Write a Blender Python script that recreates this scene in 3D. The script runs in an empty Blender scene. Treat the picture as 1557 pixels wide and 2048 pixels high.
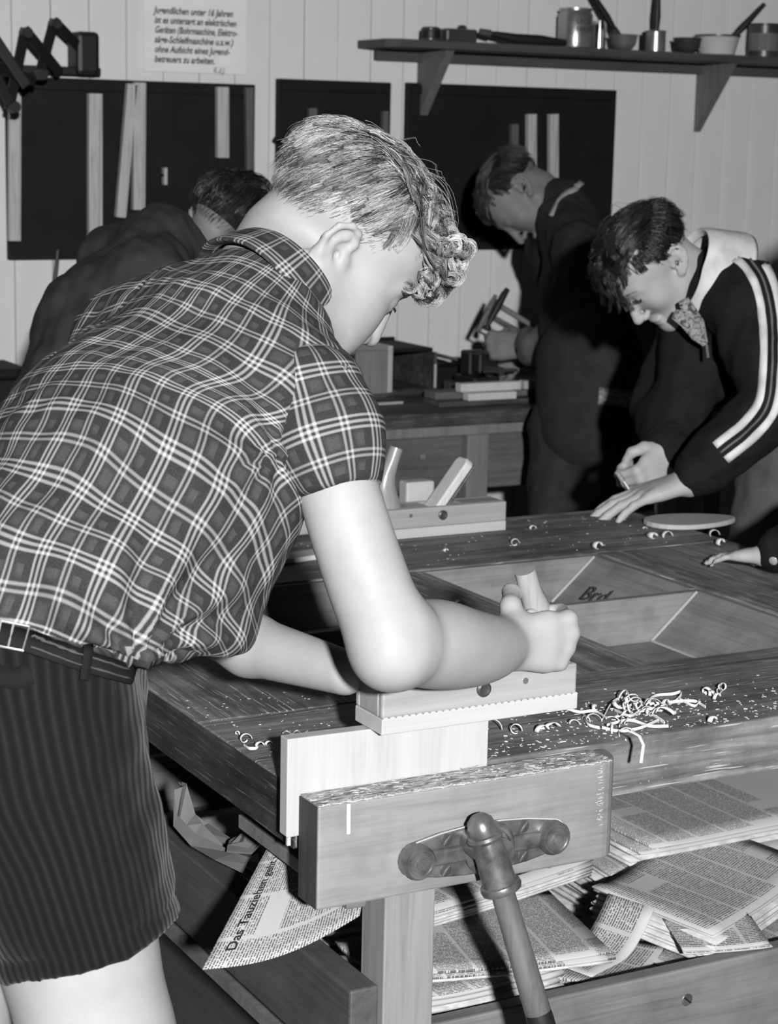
import bpy, bmesh, math, random, time
import numpy as np
from mathutils import Vector, Matrix
random.seed(7); rng = np.random.default_rng(11)
T0 = time.time()
SC = bpy.context.scene
COL = SC.collection

# ------------------------------------------------------------ camera, world, lights, exposure
FPX, PITCH, ROLL, YAW, CAMH = 3944.0, math.radians(10.68), math.radians(1.227), math.radians(28.6), 1.42
def _room(v):
    c, s = math.cos(YAW), math.sin(YAW)
    return Vector((c*v[0]+s*v[1], -s*v[0]+c*v[1], v[2]))
_r = Vector((1, 0, 0)); _u = Vector((0, math.sin(PITCH), math.cos(PITCH)))
RT = _room(_r*math.cos(ROLL)+_u*math.sin(ROLL)); UP = _room(_u*math.cos(ROLL)-_r*math.sin(ROLL))
FW = _room(Vector((0, math.cos(PITCH), -math.sin(PITCH))))
CAMP = Vector((0, 0, CAMH))
cam = bpy.data.cameras.new('camera'); camo = bpy.data.objects.new('camera', cam); COL.objects.link(camo)
m = Matrix.Identity(4)
for i in range(3): m[i][0], m[i][1], m[i][2], m[i][3] = RT[i], UP[i], -FW[i], CAMP[i]
camo.matrix_world = m
cam.sensor_fit = 'VERTICAL'; cam.sensor_height = 36.0; cam.lens = 36.0*FPX/2048; cam.clip_start = .05
cam.dof.use_dof = True; cam.dof.focus_distance = 2.2; cam.dof.aperture_fstop = 13
SC.camera = camo
SC.view_settings.view_transform = 'Standard'; SC.view_settings.look = 'None'
SC.view_settings.gamma = 1; SC.view_settings.use_curve_mapping = False
SC.view_settings.exposure = 0.0
w = bpy.data.worlds.new('room_air'); SC.world = w; w.use_nodes = True
w.node_tree.nodes['Background'].inputs[0].default_value = (.5, .5, .5, 1)
w.node_tree.nodes['Background'].inputs[1].default_value = 0.022
# the photographer's flash gun, held up and to the right of the camera
fl = bpy.data.lights.new('flash_gun', 'AREA'); fl.shape = 'DISK'; fl.size = .11; fl.energy = 330
flo = bpy.data.objects.new('flash_gun', fl); COL.objects.link(flo)
flo.location = CAMP+RT*.35+UP*.18-FW*1.4
flo.rotation_euler = (Vector((1.3, 2.6, .95))-flo.location).to_track_quat('-Z', 'Y').to_euler()

# ------------------------------------------------------------ pixel helpers (photograph 1557 x 2048)
def ray(x, y): return RT*((x-778.5)/FPX)-UP*((y-1024)/FPX)+FW
def P(x, y, t): return CAMP+ray(x, y)*t
def onx(x, y, X): d = ray(x, y); return CAMP+d*(X/d.x)
def ony(x, y, Y): d = ray(x, y); return CAMP+d*(Y/d.y)
def onz(x, y, Z): d = ray(x, y); return CAMP+d*((Z-CAMH)/d.z)

# ------------------------------------------------------------ object helpers
def tag(o, label=None, cat=None, group=None, kind=None):
    if label: o['label'] = label
    if cat: o['category'] = cat
    if group: o['group'] = group
    if kind: o['kind'] = kind
    return o
def thing(name, label, cat, loc=(0, 0, 0), rz=0, group=None):
    o = bpy.data.objects.new(name, None); COL.objects.link(o); o.empty_display_size = .05
    o.location = loc; o.rotation_euler = (0, 0, rz)
    return tag(o, label, cat, group)
def link_mesh(name, me, mat, parent=None, smooth=False):
    o = bpy.data.objects.new(name, me); COL.objects.link(o)
    if mat is not None: me.materials.append(mat)
    if smooth: me.polygons.foreach_set('use_smooth', [True]*len(me.polygons))
    if parent is not None: o.parent = parent
    return o
class MB:
    def __init__(s): s.v = []; s.f = []; s.uv = {}
    def add(s, vs, fs):
        n = len(s.v); s.v += [tuple(v) for v in vs]; s.f += [tuple(i+n for i in f) for f in fs]; return s
    def box(s, a, b, M=None):
        x0, y0, z0 = a; x1, y1, z1 = b
        vs = [Vector(p) for p in ((x0,y0,z0),(x1,y0,z0),(x1,y1,z0),(x0,y1,z0),(x0,y0,z1),(x1,y0,z1),(x1,y1,z1),(x0,y1,z1))]
        if M is not None: vs = [M @ v for v in vs]
        return s.add(vs, [(3,2,1,0),(4,5,6,7),(0,1,5,4),(1,2,6,5),(2,3,7,6),(3,0,4,7)])
    def prism(s, poly, h0, h1, M=None):
        n = len(poly)
        vs = [Vector((x, y, h0)) for x, y in poly]+[Vector((x, y, h1)) for x, y in poly]
        if M is not None: vs = [M @ v for v in vs]
        return s.add(vs, [tuple(range(n))[::-1], tuple(range(n, 2*n))]+[(i, (i+1) % n, n+(i+1) % n, n+i) for i in range(n)])
    def tube(s, pts, rad, n=10, flat=None, cap=True):
        pts = [Vector(p) for p in pts]; rings = []
        if not hasattr(rad, '__len__'): rad = [rad]*len(pts)
        prev = None
        for i, p in enumerate(pts):
            t = (pts[min(i+1, len(pts)-1)]-pts[max(i-1, 0)]).normalized()
            if prev is None:
                a = Vector((0, 0, 1)) if abs(t.z) < .9 else Vector((1, 0, 0))
                if flat is not None: a = Vector(flat)
                x = (a-t*a.dot(t)).normalized()
            else: x = (prev-t*prev.dot(t)).normalized()
            prev = x; y = t.cross(x); r = rad[i]
            rx, ry = r if hasattr(r, '__len__') else (r, r)
            rings.append([p+x*rx*math.cos(2*math.pi*k/n)+y*ry*math.sin(2*math.pi*k/n) for k in range(n)])
        vs = [v for r in rings for v in r]; fs = []
        for i in range(len(rings)-1):
            for k in range(n): fs.append((i*n+k, i*n+(k+1) % n, (i+1)*n+(k+1) % n, (i+1)*n+k))
        if cap: fs.append(tuple(range(n))[::-1]); fs.append(tuple(range(len(vs)-n, len(vs))))
        return s.add(vs, fs)
    def lathe(s, prof, o, axis=(0, 0, 1), n=24):
        ax = Vector(axis).normalized(); a = Vector((0, 0, 1)) if abs(ax.z) < .9 else Vector((1, 0, 0))
        x = (a-ax*a.dot(ax)).normalized(); y = ax.cross(x); o = Vector(o); vs = []; fs = []
        for r, h in prof:
            vs += [o+ax*h+(x*math.cos(2*math.pi*k/n)+y*math.sin(2*math.pi*k/n))*max(r, 1e-5) for k in range(n)]
        for i in range(len(prof)-1):
            for k in range(n): fs.append((i*n+k, i*n+(k+1) % n, (i+1)*n+(k+1) % n, (i+1)*n+k))
        return s.add(vs, fs+[tuple(range(n))[::-1], tuple(range(len(vs)-n, len(vs)))])
    def grid(s, rows):
        n = len(rows[0]); vs = [p for r in rows for p in r]
        return s.add(vs, [(i*n+k, i*n+k+1, (i+1)*n+k+1, (i+1)*n+k) for i in range(len(rows)-1) for k in range(n-1)])
    def build(s, name, mat, parent=None, smooth=False, bevel=0, seg=2, origin=None):
        me = bpy.data.meshes.new(name); me.from_pydata(s.v, [], s.f); me.update()
        bm = bmesh.new(); bm.from_mesh(me); bmesh.ops.recalc_face_normals(bm, faces=bm.faces); bm.to_mesh(me); bm.free()
        o = link_mesh(name, me, mat, parent, smooth)
        if bevel:
            b = o.modifiers.new('bevel', 'BEVEL'); b.width = bevel; b.segments = seg; b.limit_method = 'ANGLE'; b.angle_limit = .6
        if smooth:
            try: me.set_sharp_from_angle(angle=.7)
            except Exception: pass
        return o
def bx(name, a, b, mat, parent=None, bevel=.002, M=None):
    return MB().box(a, b, M).build(name, mat, parent, bevel=bevel)
def frame(o, x, y, z):
    x, y, z = Vector(x), Vector(y), Vector(z); o = Vector(o)
    return Matrix(((x.x, y.x, z.x, o.x), (x.y, y.y, z.y, o.y), (x.z, y.z, z.z, o.z), (0, 0, 0, 1)))
def lettering(name, text, size, M, mat, parent, align='LEFT', shear=0, sx=1.0, line=1.0, thick=0):
    c = bpy.data.curves.new(name, 'FONT'); c.body = text; c.size = size; c.align_x = align; c.shear = shear; c.space_line = line; c.offset = thick; c.resolution_u = 3
    t = bpy.data.objects.new('tmp_text', c); COL.objects.link(t)
    me = bpy.data.meshes.new_from_object(t.evaluated_get(bpy.context.evaluated_depsgraph_get()))
    bpy.data.objects.remove(t); bpy.data.curves.remove(c)
    me.transform(M @ Matrix.Diagonal((sx, 1, 1, 1)))
    me.materials.clear()
    me.name = name
    return link_mesh(name, me, mat, parent)

# ------------------------------------------------------------ materials (all greys: a black and white photograph)
class NT:
    def __init__(s, name):
        s.m = bpy.data.materials.new(name); s.m.use_nodes = True; s.t = s.m.node_tree; s.b = s.t.nodes['Principled BSDF']
        s.tc = None
    def n(s, ty, **kw):
        nd = s.t.nodes.new(ty)
        for k, v in kw.items():
            if k.startswith('i_'):
                key = k[2:]; nd.inputs[int(key) if key.isdigit() else key].default_value = v
            else: setattr(nd, k, v)
        return nd
    def l(s, a, b): s.t.links.new(a, b)
    def co(s, kind='Object', scale=(1, 1, 1), rot=(0, 0, 0)):
        tc = s.n('ShaderNodeTexCoord'); mp = s.n('ShaderNodeMapping')
        mp.inputs['Scale'].default_value = scale; mp.inputs['Rotation'].default_value = rot
        s.l(tc.outputs[kind], mp.inputs[0]); return mp.outputs[0]
    def noise(s, co, scale, detail=4, rough=.55, dist=0):
        nd = s.n('ShaderNodeTexNoise'); nd.inputs['Scale'].default_value = scale; nd.inputs['Detail'].default_value = detail
        nd.inputs['Roughness'].default_value = rough; nd.inputs['Distortion'].default_value = dist
        s.l(co, nd.inputs['Vector']); return nd.outputs['Fac']
    def ramp(s, fac, stops):
        r = s.n('ShaderNodeValToRGB'); e = r.color_ramp.elements
        while len(e) < len(stops): e.new(.5)
        for el, (p, c) in zip(e, stops): el.position = p; el.color = (c, c, c, 1)
        s.l(fac, r.inputs[0]); return r.outputs[0]
    def math(s, op, a, b=None, c=None):
        nd = s.n('ShaderNodeMath', operation=op)
        for i, v in enumerate((a, b, c)):
            if v is None: continue
            if isinstance(v, (int, float)): nd.inputs[i].default_value = v
            else: s.l(v, nd.inputs[i])
        return nd.outputs[0]
    def mix(s, fac, a, b, mode='MIX'):
        nd = s.n('ShaderNodeMix', data_type='RGBA', blend_type=mode)
        for i, v in ((0, fac), (6, a), (7, b)):
            if isinstance(v, (int, float)): nd.inputs[i].default_value = v if i == 0 else (v, v, v, 1)
            else: s.l(v, nd.inputs[i])
        return nd.outputs[2]
    def bump(s, h, strength=.3, dist=.002):
        b = s.n('ShaderNodeBump'); b.inputs['Strength'].default_value = strength; b.inputs['Distance'].default_value = dist
        s.l(h, b.inputs['Height']); s.l(b.outputs[0], s.b.inputs['Normal'])
    def base(s, c, rough=.6, spec=.4, metal=0):
        if isinstance(c, (int, float)): s.b.inputs['Base Color'].default_value = (c, c, c, 1)
        else: s.l(c, s.b.inputs['Base Color'])
        s.b.inputs['Roughness'].default_value = rough; s.b.inputs['Specular IOR Level'].default_value = spec; s.b.inputs['Metallic'].default_value = metal
        return s.m
def plain(name, c, rough=.6, spec=.4, metal=0, var=.12, vs=14):
    n = NT(name); f = n.noise(n.co(), vs, 5); n.base(n.ramp(f, [(.3, c*(1-var)), (.7, c*(1+var))]), rough, spec, metal); return n.m
def wood(name, c, axis=0, con=.3, rough=.6, spec=.35, sc=1.0, dirt=0.0):
    n = NT(name); s = [60*sc]*3; s[axis] = 3.5*sc
    g = n.noise(n.co(scale=s), 1, 5, .6, .6); s2 = [260*sc]*3; s2[axis] = 8*sc
    g2 = n.noise(n.co(scale=s2), 1, 2, .5)
    gg = n.math('ADD', n.math('MULTIPLY', g, .7), n.math('MULTIPLY', g2, .3))
    c1 = n.ramp(gg, [(.3, c*(1-con)), (.5, c), (.7, c*(1+con*.6))])
    if dirt:
        d = n.noise(n.co(), 9, 6, .65); c1 = n.mix(n.ramp(d, [(.42, 0), (.66, dirt)]), c1, c*.3)
    n.base(c1, rough, spec); n.bump(gg, .12, .001); return n.m
def bench_wood(name, c, axis=0):
    # old planed bench top: dark, grained, scratched pale and stained
    n = NT(name); s = [45]*3; s[axis] = 2.5
    g = n.noise(n.co(scale=s), 1, 6, .62, 1.0)
    c1 = n.ramp(g, [(.32, c*.35), (.5, c), (.68, c*1.7)])
    d = n.noise(n.co(), 5, 7, .7); c1 = n.mix(n.ramp(d, [(.40, 0), (.62, .75)]), c1, c*.25)
    s3 = [380]*3; s3[axis] = 14
    sx = n.noise(n.co(scale=s3, rot=(0, 0, .5)), 1, 1, .3); c1 = n.mix(n.ramp(sx, [(.69, 0), (.73, .55)]), c1, c*3.2)
    sy = n.noise(n.co(scale=s3, rot=(0, 0, -.35)), 1, 1, .3); c1 = n.mix(n.ramp(sy, [(.70, 0), (.74, .55)]), c1, c*3.2)
    fl = n.noise(n.co(), 260, 2, .5); c1 = n.mix(n.ramp(fl, [(.70, 0), (.76, .5)]), c1, c*4)
    n.base(c1, .62, .35); n.bump(n.math('ADD', g, n.math('MULTIPLY', d, .6)), .35, .002); return n.m
M = {}
M['wall'] = NT('painted_board'); _n = M['wall']
_f = _n.noise(_n.co(scale=(14, 14, 1.2)), 1, 5, .6); _g = _n.noise(_n.co(), 3, 4)
M['wall'] = _n.base(_n.mix(.35, _n.ramp(_f, [(.25, .58), (.75, .70)]), _n.ramp(_g, [(.3, .56), (.7, .72)])), .75, .2)
M['gap'] = plain('dark_gap', .25, .9)
M['floor'] = wood('floor_boards', .05, 1, .4, .8)
M['tarboard'] = plain('black_board', .006, .7, .25, var=.3)
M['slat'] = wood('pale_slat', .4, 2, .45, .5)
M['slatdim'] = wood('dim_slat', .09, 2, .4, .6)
M['black'] = plain('black_iron', .010, .5, .4)
M['shelf'] = wood('shelf_plank', .06, 0, .4, .7)
M['bracket'] = wood('bracket_wood', .13, 2, .3, .7)
M['bench'] = bench_wood('bench_top_wood', .165, 0)
M['benchy'] = bench_wood('bench_top_cross', .165, 1)
M['benchshade'] = bench_wood('shaded_bench_side', .045, 1)  # darker copy of the bench wood, with shade put into the colour
M['tray'] = wood('tray_wood', .19, 0, .35, .6, dirt=.5)
M['trayy'] = wood('tray_wood_cross', .18, 1, .35, .6, dirt=.5)
M['joint'] = plain('pale_joint', .32, .7)
M['leg'] = wood('leg_wood', .21, 2, .28, .55)
M['frame'] = wood('frame_wood', .15, 0, .35, .6, dirt=.4)
M['framey'] = wood('frame_wood_cross', .075, 1, .35, .6, dirt=.4)
M['leverwood'] = wood('lever_wood', .105, 2, .35, .4, dirt=.4)
M['jaw'] = wood('jaw_beech', .215, 0, .28, .5, dirt=.35)
M['jawend'] = wood('jaw_end', .04, 2, .5, .7)
M['iron'] = plain('worn_iron', .14, .34, .8, .55, var=.6, vs=45)
M['steel'] = plain('bright_steel', .42, .25, .6, .8, var=.2, vs=40)
M['board'] = wood('fresh_board', .36, 2, .14, .6)
M['plane'] = wood('plane_beech', .27, 0, .22, .45)
M['sole'] = wood('plane_sole', .38, 0, .1, .5)
M['horn'] = wood('horn_wood', .26, 2, .2, .28, .6)
M['wedge'] = wood('wedge_wood', .5, 2, .12, .5)
M['shaving'] = plain('wood_shaving', .58, .6, .2)
M['chip'] = plain('wood_splinter', .36, .7, .2)
M['ink'] = plain('printing_ink', .015, .8)
M['paper'] = plain('paper', .60, .8, .2, var=.06)
M['sign'] = plain('sign_paper', .72, .8, .2, var=.05)
M['darkwood'] = bench_wood('rear_bench_wood', .07, 0)
M['rearwood'] = wood('rear_frame', .11, 0, .4, .6, dirt=.4)
M['rearleg'] = wood('rear_leg', .17, 2, .35, .6)
M['enamel'] = plain('white_enamel', .5, .25, .5, var=.05)
M['glass'] = NT('clear_glass'); _n = M['glass']; _n.b.inputs['Transmission Weight'].default_value = 1; M['glass'] = _n.base(.8, .06, .5)
M['tin'] = plain('tin_metal', .35, .3, .6, .7, var=.3)
M['darktin'] = plain('dark_tin', .05, .35, .5, .2)

# ------------------------------------------------------------ the room
WY = 4.90
wall = MB().box((.2, WY+.02, 0), (5.6, WY+.06, 2.5)).build('wall_back', M['gap']); tag(wall, kind='structure')
x = .25
pm = None
for i in range(52):
    wdt = .1015
    if pm is None:
        o = bx('plank', (-wdt/2+.0012, -.011, .02), (wdt/2-.0012, .011, 2.46), M['wall'], wall, .002); pm = o.data
    else:
        o = bpy.data.objects.new('plank', pm); COL.objects.link(o); o.parent = wall
        b = o.modifiers.new('bevel', 'BEVEL'); b.width = .002; b.segments = 2
    o.location = (x+wdt/2, WY+.010+random.uniform(-.0015, .0015), 0); x += wdt
bx('floor', (-2.5, -1.5, -.04), (5.6, WY+.06, 0), M['floor'], None, 0)['kind'] = 'structure'

def tool_board(x0, y0, x1, y1, label):
    a, b = ony(x0, y0, WY-.02), ony(x1, y1, WY-.02)
    t = thing('tool_board', label, 'board', (a.x, WY, b.z))
    bx('panel', (0, -.024, 0), (b.x-a.x, -.004, a.z-b.z), M['tarboard'], t, .002)
    bx('batten', (.01, -.034, a.z-b.z-.03), (b.x-a.x-.01, -.024, a.z-b.z-.006), M['tarboard'], t, .002)
    return t
tool_board(12, 152, 507, 515, 'large black tool board on the wall behind the dark-haired boy at left')
tool_board(556, 157, 775, 500, 'narrow black tool board on the wall above the blond boy')
tool_board(815, 165, 1220, 497, 'black tool board under the left end of the wall shelf')
def hung(x0, y0, x1, y1, wpx, mat, label, name='hanging_tool', grp=None):
    a, b = ony(x0, y0, WY-.05), ony(x1, y1, WY-.05); ax = (b-a); L = ax.length; ax.normalize(); sd = Vector((0, 1, 0)).cross(ax).normalized()
    wd = wpx/740
    t = thing(name, label, 'tool', tuple(a), 0, grp)
    Mx = frame((0, 0, 0), sd, (0, 1, 0), ax)
    MB().box((-wd/2, -.012, 0), (wd/2, .008, L), Mx).build('bar', M[mat], t, bevel=.002)
    MB().lathe([(.006, 0), (.006, .02)], ax*.02+Vector((0, -.01, 0)), (0, 1, 0), 10).build('peg', M['black'], t)
hung(29, 185, 28, 482, 22, 'slat', 'pale worn wooden tool hanging at the far left edge of the large black tool board')
hung(189, 187, 189, 480, 27, 'slat', 'broad grey wooden tool hanging upright left of the slanted pair')
hung(263, 168, 240, 435, 20, 'slat', 'slanted wooden tool with a bright lower tip crossing the large tool board')
hung(278, 165, 276, 420, 24, 'slat', 'mottled upright wooden tool right beside the slanted one')
hung(444, 174, 444, 316, 24, 'slat', 'short pale wooden tool above the head of the dark-haired boy')
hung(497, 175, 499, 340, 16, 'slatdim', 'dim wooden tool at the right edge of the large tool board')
hung(329, 335, 329, 370, 7, 'sole', 'tiny bright metal strip behind the neck of the dark-haired boy', 'metal_strip')
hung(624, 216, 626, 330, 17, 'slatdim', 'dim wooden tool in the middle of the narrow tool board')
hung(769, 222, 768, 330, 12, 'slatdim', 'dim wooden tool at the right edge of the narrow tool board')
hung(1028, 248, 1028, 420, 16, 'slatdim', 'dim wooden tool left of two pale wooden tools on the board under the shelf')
hung(1062, 228, 1062, 420, 21, 'slat', 'left of two pale wooden tools on the board under the shelf')
hung(1106, 228, 1106, 420, 21, 'slat', 'right of two pale wooden tools on the board under the shelf')
# latch bar and hook between the boards
a, b = ony(745, 284, WY-.06), ony(815, 284, WY-.06)
t = thing('latch_bar', 'black iron bar bridging the gap between two tool boards', 'latch', tuple(a))
MB().tube([(0, 0, 0), (b.x-a.x, 0, 0)], .008, 8).build('rod', M['black'], t, True)
MB().lathe([(.012, -.01), (.012, .01)], (0, 0, 0), (1, 0, 0), 10).build('end_knob', M['black'], t, True)
a = ony(553, 283, WY-.05)
t = thing('wall_hook', 'small black hook on the left edge of the narrow tool board', 'hook', tuple(a))
MB().tube([(.02, .02, 0), (0, 0, 0), (-.008, -.004, .004), (-.004, -.008, .012)], .005, 8).build('hook_wire', M['black'], t, True)
# paper notice
a, b = ony(288, -30, WY-.012), ony(493, 150, WY-.012)
t = thing('paper_notice', 'white paper notice with six handwritten lines pinned above the large tool board', 'notice', (a.x, WY-.008, b.z))
W_, H_ = b.x-a.x, a.z-b.z
bx('sheet', (0, -.001, 0), (W_, .001, H_), M['sign'], t, 0)
Mt = frame((0, -.003, 0), (1, 0, 0), (0, 0, 1), (0, -1, 0))
lines = ['Jugendlichen unter 16 Jahren', 'ist es untersagt an elektrischen', 'Geräten (Bohrmaschine, Elektro-', 'säge-Schleifmaschine u.s.w.)', 'ohne Aufsicht eines Jugend-', 'betreuers zu arbeiten.']
wids = [160, 164, 165, 158, 150, 120]
for i, (s_, wpx) in enumerate(zip(lines, wids)):
    p = ony(309, 26+20*i-.5*i, WY-.012); q = ony(309+wpx, 26+20*i, WY-.012)
    o = lettering('lettering', s_, .024, Mt @ Matrix.Translation((p.x-a.x, p.z-b.z, 0)), M['ink'], t, shear=.25, thick=.0006)
    xs = [v.co.x for v in o.data.vertices]; k = (q.x-p.x)/(max(xs)-min(xs)); x0_ = min(xs)
    for v in o.data.vertices: v.co.x = x0_+(v.co.x-x0_)*k
p = ony(427, 146, WY-.012); lettering('lettering', 'K.d.J.', .022, Mt @ Matrix.Translation((p.x-a.x, p.z-b.z, 0)), M['ink'], t, shear=.25, sx=.75)
# scissor wall arm
YS = WY-.28
t = thing('scissor_arm', 'black folding scissor arm fixed above the large tool board at left', 'lamp arm', tuple(ony(175, 150, WY-.02)))
o0 = Vector(t.location)
def sc(x, y, Y): return ony(x, y, Y)-o0
n_ = [(sc(-25, 60, YS), sc(45, 165, YS)), (sc(52, 66, YS+.08), sc(22, 212, YS)), (sc(52, 66, YS+.08), sc(112, 140, YS+.14)), (sc(110, 48, YS+.16), sc(82, 150, YS+.1)), (sc(110, 48, YS+.16), sc(160, 100, YS+.22)), (sc(-20, 120, YS-.02), sc(27, 214, YS)), (sc(-5, 135, YS), sc(60, 160, YS+.05))]
for i, (p, q) in enumerate(n_):
    off = Vector((0, .012 if i % 2 else -.012, 0))
    d = (q-p).normalized(); sd = Vector((0, 1, 0)).cross(d).normalized(); fr = frame(p+off, d, sd, d.cross(sd))
    MB().box((-.012, -.013, -.004), ((q-p).length+.012, .013, .004), fr).build('bar', M['black'], t, bevel=.003)
for p in (n_[1][0], n_[3][0], n_[5][1], n_[3][1]):
    MB().lathe([(.012, -.02), (.014, -.015), (.014, .015), (.012, .02)], p, (0, 1, 0), 12).build('pivot', M['black'], t, True)
p = sc(152, 62, WY-.08); q = sc(199, 152, WY-.08)
MB().box((p.x, p.y-.01, q.z), (q.x, p.y+.075, p.z)).build('mount_block', M['black'], t, bevel=.012)
p = sc(-10, 128, WY-.06); q = sc(200, 152, WY-.06)
MB().box((p.x, p.y-.01, q.z), (q.x, p.y+.03, p.z)).build('rail', M['black'], t, bevel=.003)
# cord on the wall
pts = [ony(x, y, WY-.02) for x, y in ((116, 500), (112, 545), (104, 590), (92, 625), (86, 660), (84, 700), (80, 740))]
o = MB().tube(pts, .006, 8).build('electric_cord', M['black'], None, True); tag(o, 'black electric cord hanging down the wall below the large tool board', 'cord')

# wall shelf
a, b = ony(770, 72, WY-.16), ony(1560, 112, WY-.16)
SX0, SZ = a.x, a.z-.028
t = thing('wall_shelf', 'dark plank shelf on two triangular wooden brackets', 'shelf', (SX0, WY, SZ))
MB().prism([(0, -.16), (.03, -.19), (1.75, -.19), (1.75, -.002), (0, -.002)], 0, .022).build('shelf_board', M['shelf'], t, bevel=.002)
bx('rail', (.05, -.03, -.03), (1.75, -.002, 0), M['shelf'], t)
for xp in (869, 1433):
    q = ony(xp, 160, WY-.1); xx = q.x-SX0
    MB().prism([(0, 0), (0, -.18), (.001, -.18), (.001, 0)], 0, 0)
    mb = MB(); mb.add([(xx, -.002, -.001), (xx, -.165, -.001), (xx, -.002, -.20), (xx+.026, -.002, -.001), (xx+.026, -.165, -.001), (xx+.026, -.002, -.20)], [(0, 1, 2), (5, 4, 3), (0, 3, 4, 1), (1, 4, 5, 2), (2, 5, 3, 0)])
    mb.build('bracket', M['bracket'], t, bevel=.001)
ST = SZ+.022
def sp(x, dy): p = ony(x, 60, WY-dy); return Vector((p.x, WY-dy, ST))
def pxm(n): return n/735.0
# items on the shelf
p = sp(862, .12); t = thing('tape_roll', 'dark roll at the left end of the wall shelf', 'roll', tuple(p))
MB().lathe([(.014, 0), (.022, 0), (.026, .004), (.026, .034), (.022, .038), (.014, .038)], (0, 0, 0), n=20).build('roll', M['darktin'], t, True)
MB().lathe([(.0262, .008), (.0265, .009), (.0265, .03), (.0262, .031)], (0, 0, 0), n=20).build('band', M['black'], t, True)
p = sp(915, .12); t = thing('flat_tin', 'flat black tin with a bulging lid beside the dark roll', 'tin', tuple(p))
MB().box((-.05, -.03, 0), (.048, .03, .036)).build('body', M['darktin'], t, bevel=.006)
MB().lathe([(.012, .036), (.014, .04), (.010, .046), (.003, .048)], (.015, 0, 0), n=14).build('lid_knob', M['darktin'], t, True)
p = sp(1030, .15); t = thing('drawknife', 'long dark curved tool lying flat at the front of the shelf', 'tool', tuple(p))
MB().tube([(-.10, .02, .03), (-.05, .01, .026), (0, 0, .018), (.08, -.01, .016), (.16, -.015, .012)], [(.006, .004), (.008, .009), (.009, .013), (.009, .014), (.007, .008)], 10, flat=(0, 1, 0)).build('blade', M['black'], t, True)
MB().tube([(-.10, .02, .032), (-.07, .014, .027)], [.009, .011], 10).build('handle', M['shelf'], t, True)
p = sp(1151, .11); t = thing('glass_jar', 'large pale jar with raised lettering on the wall shelf', 'jar', tuple(p))
MB().lathe([(.040, 0), (.048, .003), (.049, .01), (.049, .092), (.045, .098), (.044, .102), (.047, .104), (.047, .110), (.043, .110)], (0, 0, 0), n=28).build('body', M['tin'], t, True)
for s_, z_ in (('LACK', .066), ('FARBE', .044)):
    mt = lettering('lettering', s_, .02, frame((-.03, -.0505, z_), (1, 0, 0), (0, 0, 1), (0, -1, 0)), M['darktin'], t)
p = sp(1200, .11); t = thing('drinking_glass', 'thin clear glass tumbler right of the large jar', 'glass', tuple(p))
MB().lathe([(.014, 0), (.018, .002), (.019, .08), (.0175, .08), (.0165, .006), (.001, .005)], (0, 0, 0), n=20).build('tumbler', M['glass'], t, True)
p = sp(1248, .13); t = thing('mixing_bowl', 'small shiny bowl with a brush leaning out of it', 'bowl', tuple(p))
prof = [(.012, 0), (.026, .004), (.037, .018), (.041, .040), (.043, .044), (.040, .044), (.035, .022), (.022, .008), (.001, .006)]
MB().lathe(prof, (0, 0, 0), n=24).build('bowl', M['tin'], t, True)
def brush(base, top, mat, label):
    base, top = Vector(base), Vector(top); t = thing('paint_brush', label, 'brush', tuple(base)); d = top-base
    MB().tube([d*.28, d*.5, d*.8, d*1.0], [.008, .011, .008, .007], 10).build('handle', M['black'], t, True)
    MB().tube([d*.16, d*.30], [(.012, .009), (.011, .009)], 10).build('ferrule', M['darktin'], t, True)
    MB().tube([d*.0, d*.17], [(.010, .004), (.011, .008)], 10).build('bristles', M['black'], t, True)
brush(p+Vector((.005, 0, .012)), ony(1178, -25, WY-.13), 'black', 'black brush handle slanting out of the small shiny bowl')
p = sp(1296, .11); t = thing('dark_tin', 'narrow black tin between the bowl and the brush tin', 'tin', tuple(p))
MB().lathe([(.015, 0), (.016, .002), (.016, .055), (.014, .057)], (0, 0, 0), n=18).build('body', M['black'], t, True)
p = sp(1313, .135); t = thing('brush_tin', 'small bright tin with an upright brush in it', 'tin', tuple(p))
MB().lathe([(.026, 0), (.029, .002), (.029, .056), (.031, .058), (.029, .060), (.027, .058), (.027, .004), (.001, .003)], (0, 0, 0), n=22).build('body', M['tin'], t, True)
brush(p+Vector((0, 0, .008)), ony(1318, -30, WY-.13), 'black', 'black brush standing upright in the small bright tin')
p = sp(1377, .14); t = thing('glazed_bowl', 'dark glazed bowl with a bright glint beside the white pan', 'bowl', tuple(p))
MB().lathe(prof, (0, 0, 0), n=24).build('bowl', M['darktin'], t, True)
p = sp(1437, .10); t = thing('enamel_pan', 'white enamel pan with dark rim on the wall shelf', 'pan', tuple(p))
MB().lathe([(.045, 0), (.052, .003), (.064, .052), (.066, .055), (.062, .055), (.05, .008), (.001, .007)], (0, 0, 0), n=28).build('pan', M['enamel'], t, True)
MB().lathe([(.0645, .053), (.068, .055), (.068, .059), (.063, .059), (.0625, .055)], (0, 0, 0), n=28).build('rim', M['darktin'], t, True)
brush(p+Vector((.02, 0, .02)), ony(1530, 8, WY-.14), 'black', 'dark stick leaning across the rim of the white pan')
p = sp(1530, .09); t = thing('paint_can', 'large dark paint can at the right end of the shelf', 'can', tuple(p))
MB().lathe([(.046, 0), (.048, .002), (.048, .095), (.050, .097), (.050, .1), (.044, .1)], (0, 0, 0), n=28).build('body', M['darktin'], t, True)
MB().lathe([(.0484, .02), (.0487, .021), (.0487, .07), (.0484, .071)], (0, 0, 0), n=28).build('paper_band', M['bracket'], t, True)

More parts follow.
